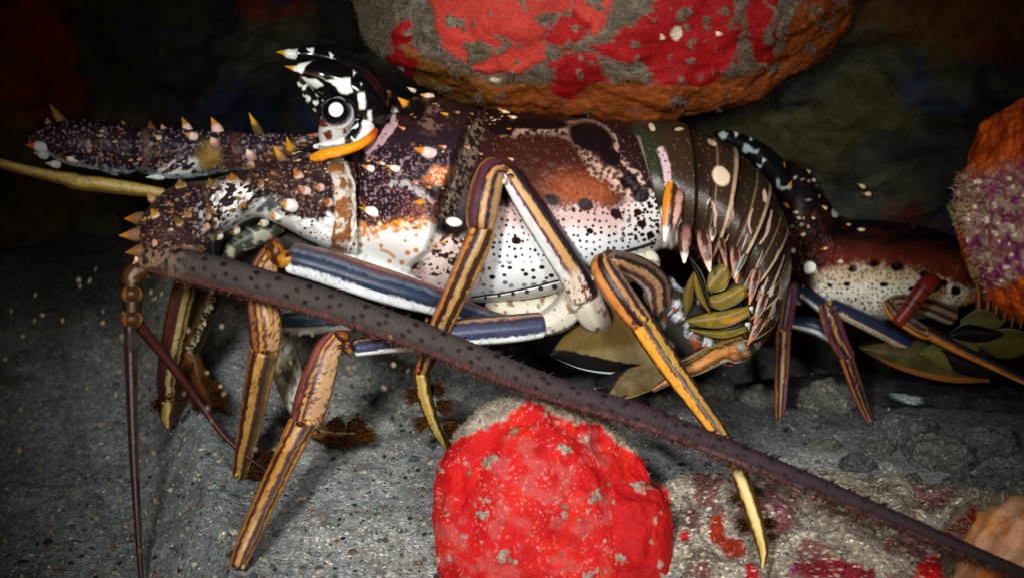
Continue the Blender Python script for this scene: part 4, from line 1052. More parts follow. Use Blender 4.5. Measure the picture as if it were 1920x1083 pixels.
# ------------------------------------------------------------------ legs
TAN = '#b98748'; OR = '#b4702a'; PUR = '#4a2632'; BLK = '#1e1318'; GRY = '#8d7658'; BLUE = '#212d44'; LBL = '#7c8a96'; WHT = '#d6dbda'; DPU = '#332430'
MERUS_BLUE = [(-9, '#2a2228'), (-.96, WHT), (-.36, BLUE), (.40, '#56646f'), (.56, '#454456'), (.68, '#5a3c40'), (.86, '#8a5c48')]
CARP = [(-9, '#a07c50'), (-.66, '#8d7658'), (-.48, DPU), (-.20, '#b08048'), (.10, BLK), (.28, PUR), (.84, OR)]
PROP = [(-9, '#b07834'), (-.72, '#33251a'), (-.22, '#a07c44'), (.16, '#2c1818'), (.58, OR), (.94, '#7a4a20')]


HAIRC = ['#4a2c10', '#5e3a16', '#6a4418', '#38220e']


def leg(segs, knobs=(), name='leg', hair=None, parent=None, nr=56, slim=.92):
    g = Geo()
    for path, colf in segs:
        path = [(q[0], q[1], q[2], q[3] * slim) for q in path]
        tube(g, path, colf, None, nr, sharp=.92, ck=.4, mod=lambda A, T: 1 + .03 * np.cos(T * 7 + .6) + .03 * (fbm2(A / 30, np.sin(T) * 2 + 3 * np.cos(T), 319, 3) - .5))
    for qi, (x, y, d, r, h) in enumerate(knobs):
        if r < 12 and qi % 2 and len(knobs) < 10: continue
        cc = lin(h)
        k_ = .95 if r >= 14 else .66
        ball(g, x, y, d + r / 260, r * k_, lambda X, Y: mix(np.broadcast_to(cc * .8, X.shape + (3,)), lin('#3a1a10'), ss(.46, .58, fbm2(X / 12, Y / 12, 310))), r * k_ * .72, r * k_ / 110, 14, (x * 37 + y * 11) % 180)
    o = g.build(name, M_LEG, parent)
    if hair:
        hp = list(hair); hp[1] = int(hp[1] * 1.5); hp[2] *= .8; hp[4] = .7
        if parent is main: hp[3] = HAIRC
        h = Geo(); hairs(h, *hp)
        b = h.build('leg_bristles', M_HAIR, parent); b.location = (0, 0, 0)
        b['kind'] = 'stuff'
        b.parent = o; 
    return o


def dact(s, v, a, x, y, f):
    c = np.broadcast_to(lin('#c2a24a'), v.shape + (3,)).copy()
    r = v + .25 * (vn2(a / 7, v * 2, 320) - .5)
    c = mix(c, lin('#4a3410'), ss(.45, .6, np.abs(r - .1)))
    c = mix(c, lin('#e0cf98'), ss(.2, .05, np.abs(r + .12)))
    return c * (.7 + .5 * fbm2(a / 12, v * 2, 321))[..., None]


def merus1(s, v, a, x, y, f):
    r = v + .12 * (fbm2(a / 14, v * 2, 322, 3) - .5) + .07 * (vn2(a / 4, v * 6, 323) - .5)
    c = np.broadcast_to(lin('#43263a'), v.shape + (3,)).copy()
    c = mix(c, lin('#cfd4d2'), ss(-.92, -.86, r)); c = mix(c, lin('#5c3344'), ss(-.34, -.28, r)); c = mix(c, lin('#c0945a'), ss(-.12, -.06, r)); c = mix(c, lin('#241a22'), ss(.34, .42, r))
    lo = ss(.30, .12, s)
    c = mix(c, lin('#cdbfae'), lo * (r < .45)); c = mix(c, lin('#6a3428'), lo * squig(x, y, 8, .60, 324) * (r < .5))
    return c * (.8 + .4 * fbm2(a / 20, v * 3, 325))[..., None]


def coxa(s, v, a, x, y, f):
    c = np.broadcast_to(lin('#d3cdbd'), v.shape + (3,)).copy()
    c = mix(c, lin('#7c4426'), squig(x, y, 9, .64, 326) * .85)
    return mix(c, lin('#8f9aa0'), ss(.55, .95, np.abs(v)) * .4)


# centre leg: knee high over the back
leg([([(1128, 606, 19.5, 44), (1112, 588, 19.2, 66), (1098, 560, 18.95, 74), (1088, 540, 18.8, 68)], coxa),
     ([(1094, 552, 18.65, 60), (1074, 512, 18.5, 62), (1044, 464, 18.3, 61), (1002, 400, 18.15, 57), (968, 348, 18.05, 48), (952, 322, 18.0, 40)], merus1),
     ([(938, 312, 17.9, 38), (922, 322, 17.85, 56), (910, 362, 17.8, 66), (904, 402, 17.8, 64), (902, 424, 17.8, 58)], stripes(CARP, .06, 1)),
     ([(905, 432, 17.85, 56), (886, 480, 17.85, 56), (850, 560, 17.95, 50), (818, 630, 18.2, 44), (796, 690, 18.7, 36)], stripes(PROP, .07, 2)),
     ([(790, 696, 18.75, 34), (796, 740, 19.1, 32), (814, 795, 19.7, 24), (830, 828, 20.1, 14), (836, 842, 20.3, 4)], dact)],
    ((946, 318, 17.75, 13, '#d8923a'), (944, 340, 17.72, 12, '#e0d0b8'), (958, 330, 17.8, 10, '#c87a2a'), (900, 428, 17.45, 11, '#d89c3c'), (886, 434, 17.55, 12, '#c8883a'), (920, 428, 17.55, 10, '#a8622a'), (784, 694, 18.5, 12, '#a8501c'), (806, 694, 18.55, 9, '#c8963a')),
    hair=([(812, 730, 19.3, 1, .3), (826, 760, 19.5, 1, .4), (838, 800, 19.9, 1, .6), (844, 825, 20.1, .8, .8), (784, 740, 19.2, -1, .4), (800, 790, 19.6, -1, .6)], 620, 34, ['#3e2410', '#5a3616', '#2c1a0c'], 1.4, 11), parent=main)
# rear leg reaching to the right foreground
leg([([(1240, 590, 19.8, 36), (1238, 560, 19.5, 52), (1228, 530, 19.25, 56), (1200, 506, 18.9, 52), (1165, 492, 18.5, 46), (1140, 486, 18.2, 40)], stripes([(-9, '#c9bfae'), (-.75, '#5a3634'), (-.35, '#a8875c'), (.1, '#2c2024'), (.5, '#6a5440'), (.85, '#3a2a26')], .07, 3)),
     ([(1128, 486, 18.0, 36), (1132, 505, 17.9, 53), (1160, 550, 17.8, 58), (1186, 585, 17.8, 55), (1202, 604, 17.8, 50)], stripes([(-9, '#8c7654'), (-.72, DPU), (-.42, TAN), (-.14, BLK), (.30, '#b87434'), (.9, '#8a5022')], .06, 4)),
     ([(1204, 606, 17.85, 52), (1238, 658, 17.65, 50), (1290, 732, 17.4, 44), (1340, 800, 17.2, 36), (1372, 848, 17.1, 30), (1380, 872, 17.1, 30)], stripes([(-9, '#2a2020'), (-.72, '#a8803a'), (-.3, '#3c2818'), (.12, '#d8912c'), (.86, '#3a2412')], .10, 5)),
     ([(1386, 886, 16.95, 34), (1402, 930, 16.7, 34), (1420, 985, 16.4, 30), (1431, 1030, 16.15, 22), (1430, 1064, 16.05, 8)], lambda s, v, a, x, y, f: mix(dact(s, v, a, x, y, f), lin('#dcca8e'), ss(.55, .25, np.abs(v + .15 * (vn2(a / 8, v, 330) - .5))) * ss(.85, .6, s)))],
    ((1158, 500, 17.85, 13, '#e08a4a'), (1148, 492, 17.9, 11, '#b8703a'), (1112, 520, 17.9, 9, '#e0d8b8'), (1190, 606, 17.5, 12, '#d8a850'), (1206, 596, 17.5, 13, '#c89a4a'), (1186, 592, 17.5, 8, '#d8b060'), (1378, 884, 16.9, 9, '#c8882a')),
    hair=([(1384, 930, 17, -1, .3), (1400, 980, 17, -1, .3), (1438, 980, 17, 1, .3), (1444, 1010, 17, 1, .2)], 160, 26, ['#3e2c14', '#5a4020'], 1.3, 13), parent=main)
# blue thighed front leg
leg([([(975, 612, 19.5, 34), (905, 600, 19.1, 50), (820, 567, 18.7, 58), (740, 543, 18.45, 70), (640, 511, 18.3, 72), (580, 493, 18.2, 68), (550, 485, 18.2, 66)], stripes(MERUS_BLUE, .06, 6)),
     ([(508, 476, 18.2, 44), (494, 510, 18.15, 58), (492, 560, 18.1, 64), (497, 610, 18.1, 67), (498, 648, 18.2, 58)], stripes([(-9, '#b08858'), (-.1, '#b48a60'), (-.02, DPU), (.16, '#b8843c'), (.38, BLK), (.55, '#8a5434'), (.9, '#4a2c20')], .05, 7, speck=.9)),
     ([(496, 656, 18.25, 60), (486, 710, 18.5, 54), (470, 790, 19.0, 47), (456, 860, 19.5, 38), (450, 888, 19.7, 32)], stripes([(-9, '#a07a3c'), (-.72, '#5c4626'), (-.4, '#3a2c26'), (-.02, '#a8803c'), (.34, '#b88a40'), (.46, '#3a1c1a'), (.8, '#a06a2c')], .07, 8))],
    ((514, 472, 18.05, 30, '#a8681c'), (536, 486, 18.0, 24, '#c08420'), (492, 656, 17.9, 12, '#c8882a'), (484, 650, 17.95, 9, '#d8b868'), (444, 890, 19.5, 9, '#c8963a'), (460, 890, 19.5, 9, '#c8b468')),
    hair=([(465, 885, 19.7, 1, -.2), (480, 870, 19.8, 1, -.1), (490, 860, 19.9, 1, -.1), (500, 860, 20, 1, .2), (470, 895, 19.8, .9, .2)], 500, 36, ['#4a2c10', '#6a4216', '#38200c'], 1.4, 14), parent=main)
# long front leg
leg([([(1075, 560, 19.5, 56), (1056, 588, 19.1, 62), (1030, 604, 18.8, 52), (1008, 610, 18.65, 44)], coxa),
     ([(1012, 610, 18.6, 54), (960, 616, 18.5, 58), (880, 622, 18.4, 58), (800, 632, 18.3, 52), (720, 644, 18.15, 42), (668, 652, 18.0, 36)], stripes([(-9, WHT), (-.55, '#38405a'), (.35, '#30283c'), (.62, '#a07a58'), (.85, '#3a2a2a')], .06, 9)),
     ([(630, 634, 17.85, 44), (612, 662, 17.75, 58), (597, 712, 17.7, 69), (583, 758, 17.7, 70), (572, 788, 17.7, 61)], stripes([(-9, '#b08c66'), (-.08, '#b48a60'), (0, '#4a2a38'), (.20, '#b8803c'), (.36, BLK), (.50, '#7c4038'), (.92, '#4a281e')], .05, 10, speck=.9)),
     ([(566, 796, 17.7, 56), (540, 850, 17.5, 51), (502, 930, 17.0, 46), (466, 1010, 16.65, 42), (446, 1058, 16.5, 34)], stripes([(-9, '#a87a34'), (-.74, '#3a2a1e'), (-.56, '#7a5c3c'), (-.38, '#4a3638'), (-.02, '#b08038'), (.42, '#3c1c1c'), (.74, '#b87828')], .08, 11))],
    ((640, 630, 17.7, 17, '#8a4a1c'), (650, 650, 17.7, 16, '#c07a24'), (634, 650, 17.65, 13, '#b86a30'), (625, 655, 17.6, 10, '#d8a848'), (655, 660, 17.75, 9, '#d8d0c0'), (562, 794, 17.35, 12, '#c8923c'), (578, 792, 17.4, 12, '#d8aa50'), (600, 786, 17.5, 9, '#a8582c'), (440, 1060, 16.4, 10, '#c89432'), (456, 1062, 16.4, 8, '#d0b464')),
    hair=([(458, 1050, 17, .8, .6), (440, 1040, 17, -.8, .6)], 120, 22, ['#4a2c10', '#38200c'], 1.3, 15), parent=main)
# pale leg of the far side with a shaggy toe
leg([([(660, 604, 20.4, 30), (600, 606, 20.4, 42), (536, 608, 20.3, 46)], stripes([(-9, WHT), (-.3, '#3c5c74'), (.5, '#4c7488'), (.85, '#2a3a44')], .05, 12)),
     ([(528, 622, 20.2, 34), (534, 670, 20.2, 58), (550, 730, 20.3, 56), (572, 780, 20.4, 42), (588, 805, 20.5, 34)], lambda s, v, a, x, y, f: mix(mix(np.broadcast_to(lin('#a9a591'), v.shape + (3,)), lin('#4c4640'), squig(x, y, 10, .54, 331, 1.6, 1.2) * .8), lin('#c9cac0'), squig(x, y, 14, .6, 332))),
     ([(590, 806, 20.5, 32), (625, 812, 20.55, 30), (665, 812, 20.6, 22), (700, 802, 20.6, 4)], stripes([(-9, '#5a3c14'), (0, '#6a4418')], .1, 13))],
    ((592, 808, 20.2, 12, '#c0a050'),),
    hair=([(620, 800, 20.5, 1, -.3), (640, 825, 20.5, 1, .3), (660, 800, 20.5, 1, -.2), (675, 818, 20.5, 1, .2), (610, 820, 20.5, 1, .5)], 900, 34, ['#4a2c10', '#5c3814', '#331e0a'], 1.3, 16), parent=main)
# dim legs under the head
leg([([(372, 470, 20.4, 44), (356, 530, 20.4, 58), (342, 580, 20.5, 58), (328, 650, 20.7, 56), (318, 710, 20.9, 50), (316, 745, 21, 40)], stripes([(-9, '#20160e'), (-.45, '#8a7440'), (-.28, '#2c1a18'), (-.12, '#9a8a5a'), (.2, '#3c1a20'), (.72, '#5a3a1c')], .07, 17)),
     ([(316, 745, 21, 36), (312, 775, 21.1, 28), (314, 800, 21.2, 10)], dact)],
    ((322, 690, 20.5, 11, '#b8b890'), (318, 742, 20.75, 13, '#8a6a34')),
    hair=([(330, 720, 21, .3, 1), (345, 700, 21, .6, .8), (300, 750, 21, -.4, 1)], 220, 34, ['#3a220e', '#2c1a0c'], 1.4, 17), parent=main)
leg([([(410, 500, 20.2, 28), (396, 560, 20.3, 36), (378, 610, 20.4, 36), (358, 655, 20.5, 34)], stripes([(-9, '#241a10'), (-.2, '#8a8a70'), (.3, '#3a2a14')], .08, 18)),
     ([(358, 660, 20.5, 30), (374, 712, 20.6, 34), (396, 760, 20.7, 14)], stripes([(-9, '#4a2c12'), (0, '#5c3616')], .1, 19))],
    tuple((398 - 7 * q + 4 * (q % 2), 560 + 15 * q, 20.05, 12, '#b9b48c' if q % 2 else '#a8b0a0') for q in range(7)),
    hair=([(350, 680, 20.5, .2, 1), (370, 700, 20.6, .5, .9), (390, 720, 20.6, .7, .7), (370, 740, 20.7, .2, 1), (400, 745, 20.7, .7, .5)], 1100, 36, ['#3a220e', '#4e3012', '#2c1a0c'], 1.4, 18), parent=main)

# ------------------------------------------------------------------ the thick antenna across the front
g = Geo()
AN = [(280, 484, 18.0, 48), (318, 490, 17.7, 60), (380, 505, 17.6, 62), (450, 522, 17.5, 62), (500, 537, 17.45, 61), (600, 566, 17.4, 58), (700, 600, 17.3, 56), (800, 635, 17.2, 55), (900, 676, 17.0, 53), (1043, 731, 16.85, 47), (1200, 779, 16.6, 45), (1300, 817, 16.5, 43), (1380, 849, 16.35, 41), (1560, 923, 15.9, 36), (1762, 1010, 15.3, 31), (1970, 1100, 14.6, 28)]
def antp(s, v, a, x, y, f):
    c = np.broadcast_to(lin('#403937'), v.shape + (3,)).copy()
    c = mix(c, lin('#2f1d24'), ss(.25, .7, s + .12 * (fbm2(a / 60, v, 340) - .5)) * .85)
    c = mix(c, lin('#1f1a1b'), ss(.55, .3, np.abs(((a / 8.0) % 1) - .5) * 2) * .28 * (.5 + fbm2(a / 30, v * 2, 347)))
    c = mix(c, lin('#7a4a42'), ss(.55, .85, v + .2 * (vn2(a / 4, v, 341) - .5)) * (.75 - .2 * s))
    c = mix(c, lin('#6e5254'), ss(.4, .7, v) * ss(.4, .7, s) * squig(a, v * 20, 12, .45, 342))
    c = mix(c, lin('#2a1c20'), ss(-.75, -.95, v) * .5)
    for row, vv in enumerate((-.62, -.18, .22)):
        ph = (a + row * 17) / (40.0 if row else 46.0); fr_ = ph % 1 - .5; idn = np.floor(ph)
        ph = ph + .35 * (hsh(idn, np.full_like(idn, row), np.zeros_like(idn), 349) - .5); fr_ = ph - idn - .5
        jv = vv + .30 * (hsh(idn, np.full_like(idn, row), np.zeros_like(idn), 343) - .5)
        dd_ = np.hypot(fr_ * 40, (v - jv) * 31)
        c = mix(c, lin('#0e0508'), ss(6.0, 3.6, dd_) * (.7 + .3 * hsh(idn, idn * 0, idn * 0 + row, 348)) * ss(1.0, .7, s))
    c = mix(c, lin('#8c7258'), ss(.08, .02, s) * squig(x, y, 10, .5, 344))
    return c * (.78 + .44 * fbm2(a / 7, v * 4, 345))[..., None]
tube(g, AN, antp, 1300, 64, mod=lambda A, T: 1 + .022 * np.sin(A * 2 * math.pi / 8.0) + .05 * (fbm2(A / 11, np.sin(T) * 3 + 5, 346) - .5) * ss(700, 1500, A))
rnd = random.Random(3)
cv = curve(AN, 400)
for q in range(70):
    i = rnd.randrange(12, 330); x, y, d, wd = cv[i]; tx, ty = cv[i + 1][:2] - cv[i][:2]; k = math.hypot(tx, ty); tx, ty = tx / k, ty / k
    sgn = -1 if rnd.random() < .55 else 1
    nx, ny = -ty * sgn * -1, tx * sgn * -1
    off = wd / 2 * .93
    nx, ny = (ty, -tx) if sgn < 0 else (-ty, tx)
    spine(g, x + nx * off, y + ny * off, d, nx + .8 * tx, ny + .8 * ty, rnd.uniform(8, 15), 4.0, .0, '#2a141a', '#1a0c10', .4)
ant = g.build('antenna', M_ANT, main)
spots = []
for i in range(14, 399, 2):
    x, y, d, wd = cv[i]; tx, ty = cv[min(i + 1, 399)][:2] - cv[i - 1][:2]; k = math.hypot(tx, ty)
    spots.append((x - ty / k * wd * .42, y + tx / k * wd * .42, d - .05, -ty / k, tx / k))
h = Geo(); hairs(h, spots, 2600, 6, ['#6e463e', '#7c5248', '#57362f', '#806858'], .9, 22)
o = h.build('antenna_fringe', M_HAIR, main); o['kind'] = 'stuff'; o.parent = ant
# antennules
g = Geo()
rod = stripes([(-9, '#6a5a22'), (-.5, '#a8944a'), (.05, '#c2a86a'), (.45, '#a89448'), (.8, '#4a3c14')], .05, 30)
tube(g, [(305, 362, 18.9, 20), (250, 354, 18.85, 27), (190, 346, 18.75, 30), (150, 342, 18.65, 30), (135, 338, 18.6, 32)], rod)
tube(g, [(138, 338, 18.6, 30), (90, 328, 18.3, 22), (30, 314, 18.0, 20), (-60, 288, 17.5, 18)], rod)
ball(g, 134, 338, 18.6, 13, lin('#6a3818'), 15, .13, 14)
g.build('antennule', M_LEG, main)
g = Geo()
dk = stripes([(-9, '#2c2210'), (-.4, '#4a3a1a'), (.2, '#332412'), (.7, '#1c140c')], .05, 31)
tube(g, [(285, 505, 18.5, 22), (262, 505, 18.4, 34), (248, 516, 18.35, 36), (247, 545, 18.35, 34)], stripes([(-9, '#5a3414'), (-.3, '#8a7860'), (.2, '#4a2c14')], .1, 32))
tube(g, [(247, 530, 18.35, 36), (248, 570, 18.35, 34), (247, 602, 18.35, 34)], dk)
for yy in (551, 598):
    tube(g, [(247, yy - 5, 18.33, 36), (247, yy, 18.32, 41), (247, yy + 5, 18.33, 37)], stripes([(-9, '#a87434'), (-.6, '#4a2c12'), (.5, '#8a5a24'), (.8, '#6a4018')], .05, 33))
fil = stripes([(-9, '#4a4420'), (-.7, '#2c0f1a'), (.55, '#2a0e18'), (.8, '#4a3c1c')], .03, 34)
tube(g, [(243, 600, 18.3, 24), (246, 700, 18.2, 22), (251, 850, 18.0, 18), (258, 980, 17.8, 14), (266, 1100, 17.6, 10)], fil, 200, 16)
tube(g, [(258, 606, 18.5, 22), (290, 645, 18.7, 20), (330, 695, 18.9, 18), (372, 752, 19.1, 14), (425, 822, 19.2, 10), (490, 875, 19.3, 6), (520, 892, 19.4, 4)], stripes([(-9, '#3c1a18'), (0, '#4a1c1c'), (.6, '#2c1210')], .05, 35), 160, 16)
g.build('antennule', M_LEG, main)
# small mouth limb in the shade under the antenna base
g = Geo()
tube(g, [(520, 420, 19.6, 40), (480, 440, 19.5, 46), (440, 462, 19.4, 34), (424, 492, 19.4, 20)], lambda s, v, a, x, y, f: mix(np.broadcast_to(lin('#3c4038'), v.shape + (3,)), lin('#9a9a80'), squig(x, y, 12, .58, 350)))
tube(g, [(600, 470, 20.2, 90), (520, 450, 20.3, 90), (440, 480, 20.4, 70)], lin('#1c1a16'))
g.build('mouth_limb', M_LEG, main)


# ------------------------------------------------------------------ tail fan and swimmerets: thin bowed blades
def blade(g, rim_a, rim_b, d0, d1, colf, bow=.12, n=60, m=60, th=.02):
    """a blade spanned between two edges (px polylines), bowed toward the camera, with two faces"""
    A = curve([list(p) + [0] for p in rim_a], n)[:, :2]; B = curve([list(p) + [0] for p in rim_b], n)[:, :2]
    t = np.linspace(0, 1, m)[None, :, None]
    Q = A[:, None] * (1 - t) + B[:, None] * t
    u = np.linspace(0, 1, n)[:, None] * np.ones((1, m)); tt = t[..., 0] * np.ones((n, 1))
    X, Y = Q[..., 0], Q[..., 1]
    D = d0 + (d1 - d0) * u - bow * np.sin(tt * math.pi) + .012 * np.sin(tt * 9 + u * 3) * u
    c = colf(u, tt, X, Y)
    e = np.minimum(1, np.minimum.reduce([u, 1 - u, tt, 1 - tt]) * 14)
    front, back = P(X, Y, D - th * e), P(X, Y, D + th * e)
    g.grid(front, c, closed=False); g.grid(back[:, ::-1], c[:, ::-1], closed=False)


def olive(c1='#6f5d24', c2='#8a6c20'):
    def f(u, t, X, Y):
        return mix(np.broadcast_to(lin(c1), X.shape + (3,)), lin(c2), ss(.35, .7, fbm2(X / 22, Y / 22, 360, 3)))
    return f


g = Geo()
def fan1(u, t, X, Y):
    c = mix(np.broadcast_to(lin('#5c4a22'), X.shape + (3,)), lin('#7c6c48'), ss(.5, .68, t)) * (.85 + .3 * fbm2(X / 10, Y / 40, 361))[..., None]
    ed = np.interp(X, [1030, 1100, 1150, 1210, 1230], [652, 664, 676, 684, 684])
    c = mix(c, lin('#0e0c0b'), ss(-2, 2, Y - ed + 4 * (vn2(X / 8, Y / 8, 362) - .5)))
    low = np.interp(X, [1030, 1060, 1100, 1150, 1200, 1230], [668, 688, 690, 698, 694, 686])
    return mix(c, lin('#b8c4c0'), ss(.965, .98, t))
blade(g, [(1245, 575), (1180, 570), (1110, 590), (1062, 625), (1030, 664)], [(1250, 690), (1210, 697), (1150, 701), (1090, 692), (1032, 668)], 19.9, 19.1, fan1, .15, 120, 120)
def fan2(u, t, X, Y):
    c = mix(np.broadcast_to(lin('#5f5030'), X.shape + (3,)), lin('#7a6a48'), ss(.4, .7, fbm2(X / 30, Y / 20, 363)))
    c = mix(c, lin('#0e0c0b'), ss(4, -2, (X - 1168) + .8 * (Y - 700) + 6 * (vn2(X / 8, Y / 8, 364) - .5)))
    c = mix(c, lin('#a8b0a0'), ss(.03, .0, u) * .8)
    return mix(c, lin('#a08844'), ss(.93, .97, t))
blade(g, [(1112, 728), (1128, 708), (1180, 690), (1260, 672), (1330, 660)], [(1114, 732), (1160, 748), (1205, 738), (1268, 708), (1340, 668)], 19.2, 19.9, fan2, .08, 100, 60)
tube(g, [(1390, 650, 19.3, 44), (1350, 662, 19.2, 40), (1310, 684, 19.1, 34), (1270, 702, 19.1, 24), (1225, 730, 19.1, 10)], stripes([(-9, '#c8bfa0'), (-.8, '#6a4020'), (-.4, '#b8783a'), (.15, '#a87434'), (.45, '#2c1e14'), (.7, '#8a6a34')], .08, 40))
tube(g, [(1330, 648, 19.25, 14), (1290, 672, 19.2, 16), (1245, 690, 19.2, 12)], stripes([(-9, '#1c1612'), (-.2, '#6c5c34'), (.4, '#1c1612')], .1, 41))
for x, y, r, h_ in ((1390, 650, 13, '#8a8478'), (1398, 662, 11, '#7c5a40'), (1378, 668, 12, '#8a5c30')):
    ball(g, x, y, 19.1, r, lin(h_), r * .8, .14, 12)
g.build('tail_fan', M_FIN, main)
for ra, rb, dd, mg in (([(1324, 538), (1330, 512), (1346, 496), (1366, 493)], [(1328, 547), (1344, 547), (1360, 541), (1370, 522)], 19.05, 1),
                       ([(1328, 556), (1358, 547), (1380, 536), (1397, 530)], [(1331, 574), (1352, 580), (1380, 570), (1402, 554)], 19.05, 1),
                       ([(1284, 600), (1320, 588), (1360, 582), (1402, 573)], [(1292, 606), (1320, 613), (1362, 612), (1407, 592)], 19.0, 2),
                       ([(1292, 615), (1330, 619), (1370, 617), (1399, 610)], [(1308, 625), (1335, 632), (1366, 633), (1400, 622)], 19.05, 1)):
    g = Geo()
    def pl(u, t, X, Y):
        c = mix(np.broadcast_to(lin('#6a5a1c'), X.shape + (3,)), lin('#7c661c'), ss(.5, .66, fbm2(X / 20, Y / 20, 365)))
        c = mix(c, lin('#a8741c'), ss(1.2, .5, ell(X, Y, 1372, 600, 26, 8)) * .8)
        return mix(c, lin('#c8c8b0'), ss(.965, .985, t) * .7)
    blade(g, ra, rb, dd + .05, dd, pl, .04, 60, 50)
    for q in range(3): ball(g, rb[-1][0] + 3 + 4 * q, rb[-1][1] - 14 + 7 * q, dd + .1, 7, lin(('#c4cac8', '#9aa2a4', '#6a5040')[q]), 5, .06, 9, 40 * q)
    # black hind margin lies behind the olive blade
    up = [(x, y - (10 if mg == 1 else 3)) for x, y in ra]
    blade(g, up, ra, dd + .14, dd + .10, lambda u, t, X, Y: np.broadcast_to(lin('#0f0d0a'), X.shape + (3,)), .02, 40, 16)
    g.build('swimmeret', M_FIN, main)
g = Geo()
blade(g, [(1284, 592), (1280, 560), (1288, 530), (1300, 508)], [(1288, 592), (1298, 570), (1302, 540), (1304, 508)], 19.2, 19.0, olive('#5c4c1c', '#6c5820'), .06, 50, 30)
blade(g, [(1330, 588), (1308, 560), (1300, 530), (1302, 505)], [(1334, 588), (1322, 560), (1312, 530), (1306, 505)], 19.0, 18.95, olive('#6a5a20', '#7c6824'), .05, 50, 30)
blade(g, [(1332, 582), (1318, 550), (1302, 510), (1290, 482)], [(1334, 584), (1328, 555), (1318, 515), (1294, 480)], 18.95, 18.9, lambda u, t, X, Y: mix(np.broadcast_to(lin('#0f0e0c'), X.shape + (3,)), lin('#9a9c8c'), ss(.85, .93, t) * .7), .05, 50, 30)
g.build('swimmeret', M_FIN, main)

# ------------------------------------------------------------------ the lobster behind, half hidden by the tail
rear = thing('spiny_lobster', tuple(P(1650, 760, 22.6)), 'second spiny lobster, dim and half hidden behind the big one\'s tail', 'lobster', 'spiny lobsters in the crevice')
g = Geo()
st = [(1452, 330, 1462, 520, .6, 22.6), (1478, 300, 1490, 548, .9, 22.6), (1520, 330, 1520, 575, 1.05, 22.6), (1575, 402, 1570, 588, 1.15, 22.6), (1640, 412, 1630, 600, 1.2, 22.6), (1710, 420, 1700, 600, 1.2, 22.6), (1770, 436, 1765, 590, 1.15, 22.6), (1808, 456, 1812, 572, 1.0, 22.6), (1830, 470, 1826, 560, .5, 22.6)]
X, Y, D, co, near, s, si = loft(st, 220, 260, .85)
wx, wy = wob(X, Y, 400, 6, 20); w2x, w2y = wob(X, Y, 404, 1.5, 12)
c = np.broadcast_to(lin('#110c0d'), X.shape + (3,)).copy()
c = mix(c, lin('#2c1610'), ss(.5, .66, fbm2(X / 30, Y / 30, 406)) * (X < 1580))
D = D - .16 * (fbm2(X / 14, Y / 14, 405, 3) - .5) * np.where(near, 1, -1) * ss(1590, 1550, X)
c = mix(c, lin('#b49a80'), dots(w2x, w2y, 20, 1.5, 4, 407, .5) * (X < 1560))
D = D - .10 * (fbm2(X / 22, Y / 22, 403, 4) - .5) * np.where(near, 1, -1) * np.abs(si)
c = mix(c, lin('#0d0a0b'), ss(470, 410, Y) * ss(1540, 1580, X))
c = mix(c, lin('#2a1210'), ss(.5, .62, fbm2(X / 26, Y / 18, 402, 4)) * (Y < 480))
c = mix(c, lin('#5a2418'), ss(440, 490, wy - .1 * (X - 1650)) * ss(1525, 1560, X) * .9)
wh = ss(-10, 10, wy - np.interp(X, [1530, 1570, 1650, 1740, 1810], [510, 500, 500, 512, 540]) + 14 * (vn2(X / 5, Y / 5, 408) - .5)) * ss(1515, 1545, wx)
c = mix(c, mix(np.broadcast_to(lin('#b8a88c'), c.shape), lin('#cfd0c4'), ss(515, 545, Y)), wh)
c = mix(c, lin('#4a3a30'), dots(w2x, w2y, 8.5, 1.0, 2.6, 409) * wh)
c = mix(c, lin('#5a3226'), dots(w2x, w2y, 8.5, 1.0, 2.4, 410) * ss(480, 500, Y) * ss(530, 500, Y))
for ex, ey, a_, b_ in ((1598, 504, 9, 6), (1638, 494, 11, 7), (1682, 500, 12, 8), (1733, 514, 9, 7), (1587, 533, 7, 4), (1556, 535, 5, 4), (1657, 533, 8, 5), (1710, 541, 7, 5), (1792, 545, 9, 9), (1770, 530, 7, 7)):
    c = mix(c, lin('#140c0c'), ss(1.15, .85, ell(w2x, w2y, ex, ey, a_, b_)))
c = mix(c, lin('#e6eaea'), ss(1.15, .9, ell(w2x, w2y, 1519, 502, 11, 10)))
c = mix(c, lin('#d0d8d4'), ss(1.15, .9, ell(w2x, w2y, 1567, 398, 7, 10)))
c = mix(c, lin('#5c4632'), ss(7, 3, pdist(wx, wy, [(1640, 392), (1680, 392), (1705, 408), (1712, 424)])[0]) * .8)
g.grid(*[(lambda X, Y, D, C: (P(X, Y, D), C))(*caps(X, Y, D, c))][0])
rd = near_depth(X, Y, D, near)
rnd = random.Random(8)
for x, y in ((1515, 322), (1525, 338), (1508, 352), (1532, 368), (1500, 410), (1526, 410), (1546, 390), (1500, 375), (1618, 350), (1628, 364), (1616, 432), (1592, 422), (1550, 466), (1578, 490), (1495, 398), (1507, 440)):
    spine(g, x, y, min(rd(x, y), 22.2), -1, rnd.uniform(-.6, .1), rnd.uniform(9, 15), rnd.uniform(4, 7), .5, '#cdbb9a', '#b87a24', .5)
tube(g, [(1470, 500, 22.2, 40), (1490, 440, 22.0, 60), (1500, 380, 22.0, 70), (1490, 330, 22.1, 50)], lambda s, v, a, x, y, f: mix(mix(np.broadcast_to(lin('#141011'), v.shape + (3,)), lin('#35190f'), ss(.5, .64, fbm2(x / 26, y / 26, 411))), lin('#b0a088'), dots(x, y, 18, 1, 3, 412, .5)))
tube(g, [(1795, 560, 22.3, 40), (1835, 545, 22.2, 60), (1870, 560, 22.2, 70), (1930, 590, 22.3, 60)], stripes([(-9, '#8a4a18'), (-.4, '#2c2014'), (0, '#3c3c20'), (.4, '#8a5a20'), (.7, '#241a14')], .25, 50))
